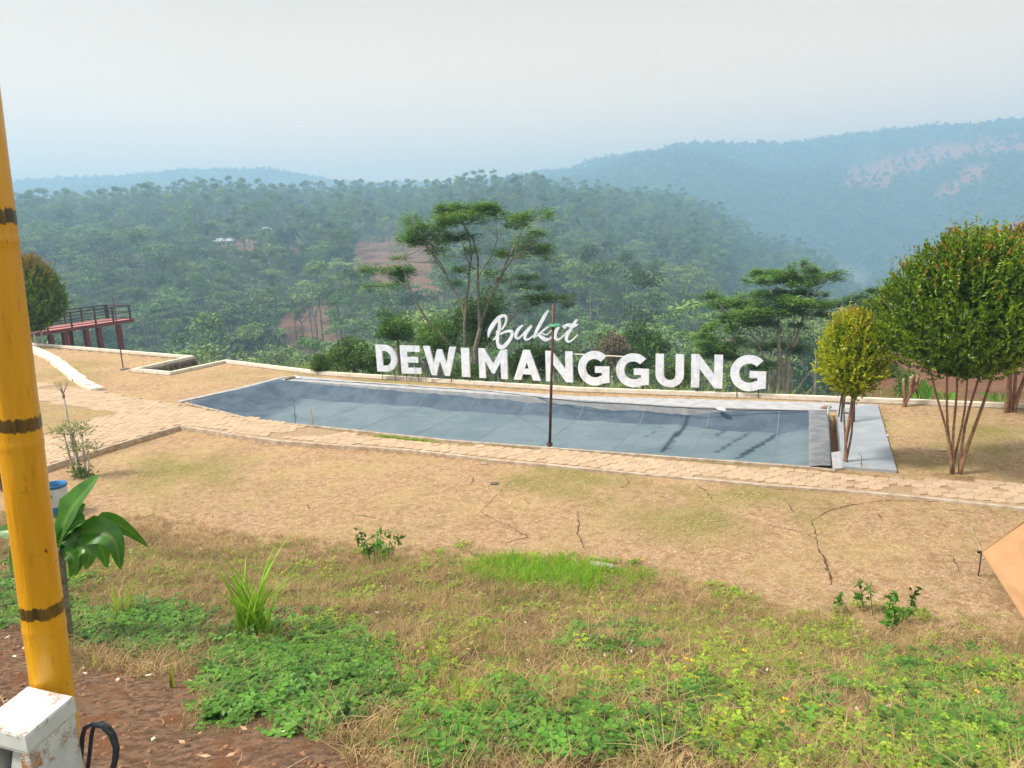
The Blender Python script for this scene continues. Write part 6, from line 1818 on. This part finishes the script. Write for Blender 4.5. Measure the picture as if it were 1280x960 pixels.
# ------------------------------------------------------------------ tan ridge tent at the right edge
t0 = W(1227, 690, .34); t1 = W(1282, 772, .03); t1[2] = gz(t1[0], t1[1])+.03
rdg0 = at_depth(1335, 612, t0[1]+.15); 
e = empty("ridge_tent", (t1[0]+1.2, t1[1]+.6, gz(t1[0]+1.2, t1[1]+.6)), "tan fabric tent fly reaching in from the right edge of the lawn", "tent")
A_, B_, C_ = t0, t1, rdg0
far_b = t1+np.array([2.6, -.6, .05]); far_r = rdg0+np.array([2.4, -.55, .35]); back = t0+np.array([1.4, .9, -.28]); back2 = back+np.array([2.2, -.4, 0])
def sheet(c00, c10, c11, c01, name, sag=.05, n=14):
    u, v = np.meshgrid(np.linspace(0, 1, n), np.linspace(0, 1, n), indexing='ij'); u_, v_ = u[..., None], v[..., None]
    P = (c00*(1-u_)+c10*u_)*(1-v_)+(c01*(1-u_)+c11*u_)*v_
    P[..., 2] -= sag*np.sin(u*math.pi)*np.sin(v*math.pi)
    # tension creases fanning out of the corner
    ang = np.arctan2(v, u+1e-6); P[..., 2] += .014*np.sin(ang*26+2*np.sin(ang*9))*np.minimum(1, (u*u+v*v)*3)*(1-np.clip(u, 0, 1)*.5)
    i, j = np.meshgrid(np.arange(n-1), np.arange(n-1), indexing='ij')
    F = np.stack([i*n+j, (i+1)*n+j, (i+1)*n+j+1, i*n+j+1], -1).reshape(-1, 4)
    V = P.reshape(-1, 3)-np.array(e.location); return link(name, mesh_from(name, V, F, smooth=True), M['fabric'], e)
sheet(A_, C_, far_r, B_+(far_b-B_)*.0+np.array([0, 0, 0]), "fly_panel", .03, 40) if False else None
sheet(A_, B_, far_b, C_, "fly_panel", .05, 40)
sheet(C_, far_b, far_b+np.array([.5, .8, 0]), far_r, "fly_panel", .05, 16)
sheet(A_, C_, far_r, back, "fly_panel", .05, 16)
for a, b, nm in ((A_, B_, "hem"), (A_, C_, "hem")):
    m_ = (a+b)/2-np.array([0, 0, .004])
    o = MB().tube([a+np.array([0, -.002, .004]), m_+np.array([0, -.002, .01]), b+np.array([0, -.002, .004])], .007, 6).build(nm, M['fabric'], e); rel(o, e)
o = MB().box((0, 0, 0), (.05, .03, .03)).build("corner_clip", M['dark'], e); o.location = Vector(A_-np.array([.03, 0, 0]))-e.location
peg = W(1215, 664, -.05); peg[2] = gz(peg[0], peg[1])+.01
o = MB().tube([A_, peg], .004, 5).build("guy_rope", M['rope'], e); rel(o, e)
o = MB().tube([peg-np.array([0, 0, .06]), peg+np.array([-.01, .02, .05])], .006, 6).build("peg", M['white'], e); rel(o, e)
o = MB().tube([A_-np.array([0, 0, .0]), np.array([A_[0]+.02, A_[1]+.05, gz(A_[0], A_[1])])], .009, 6).build("tent_pole", M['black_steel'], e); rel(o, e)

# ------------------------------------------------------------------ black ladder chair on the concrete deck
pl, pr = W(1051.5, 527, .02), W(1067.5, 527.5, .02)
mid = (pl+pr)/2; wv_ = pr-pl; wl_ = np.linalg.norm(wv_); an_ = math.atan2(wv_[1], wv_[0])
e = empty("ladder_rack", mid, "narrow black ladder rack standing on the concrete deck behind the golden topiary", "ladder", None, an_)
hl = 1.30
for s_ in (-1, 1):
    MB().tube([(s_*wl_/2, 0, 0), (s_*wl_*.40, .12, hl)], .022, 6).build("leg", M['black_steel'], e)
    MB().tube([(s_*wl_/2*.95, .50, 0), (s_*wl_*.36, .14, hl)], .018, 6).build("leg", M['black_steel'], e)
for k in range(5):
    z_ = .22+.24*k; MB().box((0, .12*z_/hl-.0, z_), (wl_*(1-.2*z_/hl), .05, .028)).build("rung", M['black_steel'], e)

# ------------------------------------------------------------------ small things
def rock(name, p, s, mat, label, cat, seed=0, flat=.5):
    import bmesh
    q = random.Random(seed); bm = bmesh.new(); bmesh.ops.create_icosphere(bm, subdivisions=2, radius=1)
    for v in bm.verts:
        k_ = q.uniform(.86, 1.1); v.co.x *= k_*s[0]; v.co.y *= k_*s[1]; v.co.z = v.co.z*k_*s[2]+s[2]*.55
    me = bpy.data.meshes.new(name); bm.to_mesh(me); bm.free()
    o = link(name, me, mat); o.location = p; o.rotation_euler = (0, 0, q.random()*3); return tag(o, label, cat)
rock("rock", W(1032, 510, .01), (.17, .10, .045), M['stone_brown'], "flat brown rock weighing the sheet down at the far right pool corner", "rock", 1)
rock("rock", W(362, 473.5, .01), (.26, .12, .06), M['stone_brown'], "flat brown rock on the coping at the far left pool corner", "rock", 2)
rock("rock", W(373, 472.5, .01), (.14, .08, .04), M['white'], "small pale rock beside the brown one at the far left pool corner", "rock", 7)
o = rock("paper_scrap", W(901, 511.5, .015), (.19, .10, .02), M['white'], "crumpled white scrap lying on the far coping of the pool", "scrap", 3)
p = gpt(1036, 520); MB_ = MB().box((0, 0, .10), (.05, .05, .24)); o = MB_.build("stub_post", M['white']); o.location = W(1035.5, 519, -.02); tag(o, "short white stub of pipe at the far right pool corner", "post")
def brick(px, py, sz, rot, mat, label, tilt=.1, z=None):
    p = gpt(px, py, -.1); o = MB().box((0, 0, sz[2]/2), sz).build("brick", mat); o.location = p if z is None else (p[0], p[1], z)
    o.rotation_euler = (tilt, random.uniform(-.1, .1), rot); o.data.update()
    bv = o.modifiers.new("bevel", 'BEVEL'); bv.width = .006; bv.segments = 1
    return tag(o, label, "brick")
brick(618, 606, (.16, .09, .035), .3, M['stone'], "dark tilted piece of brick on the lawn below the path", .25)
brick(605, 581, (.14, .07, .03), -.2, M['brick_grey'], "small flat piece of brick on the lawn close to the path edge", .05)
pg = G(752, 712); o = brick(752, 712, (.34, .10, .12), -.25, M['brick_grey'], "long grey brick at the right end of the vivid grass patch"); o.location = pg+np.array([0, 0, -.02])
brick(1177, 566, (.20, .08, .03), .0, M['cut_wood'], "flat brown piece of wood on the lawn right of the concrete deck")
o = brick(1108, 548, (.10, .08, .03), .4, M['white'], "small white fragment on the grass beside the concrete deck")
# thin stems at the near rim of the pool
for (a, b, hgt, nm, lb) in ((369, 527, .78, 'cover', "thin dark green stem growing at the near left rim of the pool"), (391, 533, .52, 'dry', "dry pale weed with seed heads at the near left rim of the pool"), (1076, 584, .30, 'bare', "small bare dark twig plant beside the golden topiary")):
    p = gpt(a, b); p[2] = max(p[2], -.02); e = empty("weed_stalk", p, lb, "weed")
    MB().tube([(0, 0, -.05), (.01, 0, hgt*.5), (-.01, 0, hgt)], [.012, .009, .004], 6).build("stalk", M['bark_pale'] if nm == 'dry' else M['bark'], e)
    n = 60 if nm != 'bare' else 14
    C = np.stack([rng.normal(size=n)*.03, rng.normal(size=n)*.03, .04+rng.random(n)*hgt*.95], 1)
    leaf_obj("leaves", [leaves(C, rdir(n)+np.array([0, 0, 1.]), .055 if nm == 'dry' else .045, .012 if nm == 'dry' else .016)], [rng.random(n)], [np.zeros(n)], M['grass_dry'] if nm == 'dry' else M['leaf_broad'] if nm == 'cover' else M['bark'], e)
# slim iron rod on the left lawn
p = gpt(154, 460); e_t = at_depth(141, 372, p[1]-.02)
o = MB().tube([(0, 0, -.1), tuple(e_t-p)], [.026, .016], 7).build("iron_rod", M['rust_steel']); o.location = p; tag(o, "tall thin leaning rod on the left lawn in front of the red deck", "rod")
rock("grass_tuft", gpt(155, 460.5), (.20, .13, .05), M['bark'], "low dark tuft at the foot of the leaning rod", "tuft", 5)
# banana plants beyond the kerb on the right
def banana(px, py_base, depth, lv, label):
    b = at_depth(px, py_base, depth); e = empty("banana_plant", b, label, "plant")
    for pts, wd, face in lv:
        big_leaf([at_depth(px+a, py_base+c, depth+dd) for a, c, dd in pts], wd*depth*1.03/FPX, e, face, 0, .12, M['leaf_ban'])
    MB().tube([(0, 0, -.9), (0, 0, .15)], [.09, .06], 8).build("stem", M['leaf_ban'], e)
def ban_mat():
    m = leafmat("banana_leaf", (.08, .26, .03), (.22, .50, .06), trans=.35, rough=.4, scale=6, tip=(.45, .55, .20)); return m
M['leaf_ban'] = ban_mat()
banana(1158, 506, 23.5, [([(-6, 0, 0), (-14, -8, .1), (-20, -18, .2), (-24, -26, .2)], 9, (0, -1, .5)), ([(0, 0, 0), (-6, -14, 0), (-8, -24, 0), (-7, -32, 0)], 10, (0, -1, .3)), ([(0, 0, 0), (4, -12, 0), (7, -20, 0), (10, -25, 0)], 9, (0, -1, .4)), ([(0, 0, 0), (0, -14, .1), (-2, -26, .1), (-1, -33, .1)], 8, (0, -1, .3))], "bright green banana plant behind the kerb beside the pruned tree")
banana(1180, 507, 24, [([(-3, 0, 0), (-6, -8, 0), (-6, -14, 0), (-4, -17, 0)], 9, (0, -1, .4)), ([(2, 0, 0), (6, -8, 0), (12, -14, 0), (18, -16, .1)], 8, (0, -1, .7)), ([(0, 0, 0), (2, -10, 0), (4, -15, 0), (6, -18, 0)], 8, (0, -1, .3))], "smaller banana plant behind the kerb between the pruned tree and the large topiary")
banana(1250, 508, 22, [([(0, 0, 0), (-8, -8, 0), (-16, -14, 0), (-26, -18, 0)], 9, (0, -1, .7)), ([(0, 0, 0), (4, -8, 0), (6, -14, 0), (9, -16, 0)], 8, (0, -1, .3)), ([(0, 0, 0), (-4, -8, 0), (-6, -14, 0), (-7, -19, 0)], 8, (0, -1, .3))], "banana plant behind the kerb right of the large topiary trunk")
# leafy sprouts and tall grass tussocks on the bank
def tussock(px, py, n, h0, h1, wd, lean, label, seed, mat='grass_green', spread=.035, rot=0):
    g_ = G(px, py); r = np.random.default_rng(seed); V, F, tn = blades(r, n, h0, h1, wd, spread, lean, 6)
    e = empty("grass_tussock", g_, label, "grass"); me = mesh_from("blades", V, F, {"tint": tn, "tip": np.zeros(len(V))}); tag(link("blades", me, M[mat], e), kind='stuff'); return e
tussock(318, 795, 60, .45, 1.2, .036, .55, "tall tussock of long bright green grass blades on the bank", 1, spread=.09, mat='grass_vivid')
tussock(215, 860, 5, .16, .40, .018, .15, "single upright green grass shoot on the bare soil", 2, spread=.01)
tussock(345, 800, 14, .2, .4, .014, 1.3, "low drooping grass tuft right of the tall tussock", 3)
tussock(150, 770, 26, .25, .6, .014, .5, "thin green grass tuft right of the broad-leaved plant", 4, spread=.09)
tussock(548, 830, 34, .15, .34, .009, .5, "upright green tuft in the middle of the bank", 5, spread=.06)
tussock(575, 880, 6, .2, .30, .016, .4, "few wide lime blades leaning left on the lower bank", 6, spread=.012, mat='grass_vivid')
tussock(810, 850, 26, .12, .26, .009, .6, "green tuft on the bank right of the middle", 7, spread=.06)
tussock(1160, 905, 10, .15, .30, .012, .5, "green tuft low on the right of the bank", 8, spread=.03)
tussock(940, 752, 30, .10, .22, .012, .8, "small green tuft at the foot of the bank right of the vivid patch", 9, spread=.08, mat='grass_vivid')
for (a, b, sd_, lb) in ((468, 700, 1, "leafy blue green sprouts at the foot of the bank left of the vivid patch"), (1105, 775, 2, "leafy weed at the foot of the bank on the right")):
    g_ = G(a, b); e = empty("leafy_weed", g_, lb, "weed"); r = np.random.default_rng(sd_)
    for k in range(11):
        bx, by = r.normal(size=2)*.24; h = r.uniform(.2, .52)
        MB().tube([(bx*.7, by*.7, -.03), (bx, by, h)], [.006, .003], 5).build("stem", M['leaf_broad'], e)
        n = 16; C = np.stack([bx+r.normal(size=n)*.035, by+r.normal(size=n)*.035, h*(.4+.6*r.random(n))], 1)
        leaf_obj("leaves", [leaves(C, rdir(n, r)+np.array([0, 0, .3]), .105, .045, r)], [r.random(n)], [np.zeros(n)], M['cover'], e)
# --- cracks in the dried lawn: flat ragged strips, the shade of the gaps in their colour
def crack(pxs, w0, seed):
    q = random.Random(seed); P = dense(Ws(pxs, -.09), .07, .018); V = []; n = len(P)
    for i, p in enumerate(P):
        t_ = P[min(i+1, n-1)]-P[max(i-1, 0)]; t_ = t_/(np.linalg.norm(t_)+1e-9); nn = np.array([-t_[1], t_[0]])
        w_ = w0*q.uniform(.15, 1.0)*math.sin(math.pi*(i+.5)/n)**.5
        z_ = gz(*p)+.006
        V += [(*(p+nn*w_), z_), (*(p-nn*w_), z_)]
    F = [(2*i, 2*i+1, 2*i+3, 2*i+2) for i in range(n-1)]
    return V, [f[::-1] for f in F]
CR = [([(1022, 690), (1030, 700), (1036, 722), (1038, 735)], .028), ([(1015, 655), (1020, 672), (1022, 690)], .012), ([(1015, 655), (1030, 645), (1060, 635), (1110, 628), (1180, 630)], .014), ([(722, 640), (724, 655), (722, 668), (732, 692)], .014), ([(585, 592), (592, 600), (588, 606)], .014),
      ([(870, 609), (884, 618), (890, 628)], .013), ([(780, 596), (786, 606), (775, 612)], .010), ([(655, 622), (662, 632)], .010), ([(636, 658), (660, 672), (610, 685)], .012), ([(384, 628), (386, 634)], .018), ([(985, 632), (992, 645)], .012), ([(1098, 645), (1102, 652)], .012), ([(1180, 640), (1230, 646)], .010), ([(1190, 700), (1200, 720)], .012), ([(900, 600), (950, 612), (1010, 618)], .010), ([(440, 640), (470, 646)], .010), ([(640, 600), (600, 640), (650, 668)], .007), ([(960, 660), (1000, 668), (1018, 676)], .008)]
mb = MB()
for i, (pxs, w0) in enumerate(CR): mb.add(*crack(pxs, w0*1.15, i))
o = mb.build("soil_cracks", M['crack']); tag(o, "dark ragged cracks in the dried lawn", "cracks", kind='stuff')

# ------------------------------------------------------------------ haze: the dusty air of the valley
def haze():
    x0, x1, y0, y1, z0, z1 = -3000, 3000, -3000, 3000, ZLOW, ZTOP
    me = MB().box(((x0+x1)/2, (y0+y1)/2, (z0+z1)/2), (x1-x0, y1-y0, z1-z0))
    m = bpy.data.materials.new("haze"); m.use_nodes = True; t = m.node_tree; t.nodes.clear()
    out = t.nodes.new("ShaderNodeOutputMaterial"); v = t.nodes.new("ShaderNodeVolumePrincipled")
    v.inputs["Color"].default_value = (*HAZE_COLOR, 1); v.inputs["Density"].default_value = HAZE_DENSITY; v.inputs["Anisotropy"].default_value = .2
    t.links.new(v.outputs[0], out.inputs["Volume"])
    o = me.build("haze", m); tag(o, "pale dusty haze filling the valley air", "haze", kind='stuff')
haze()
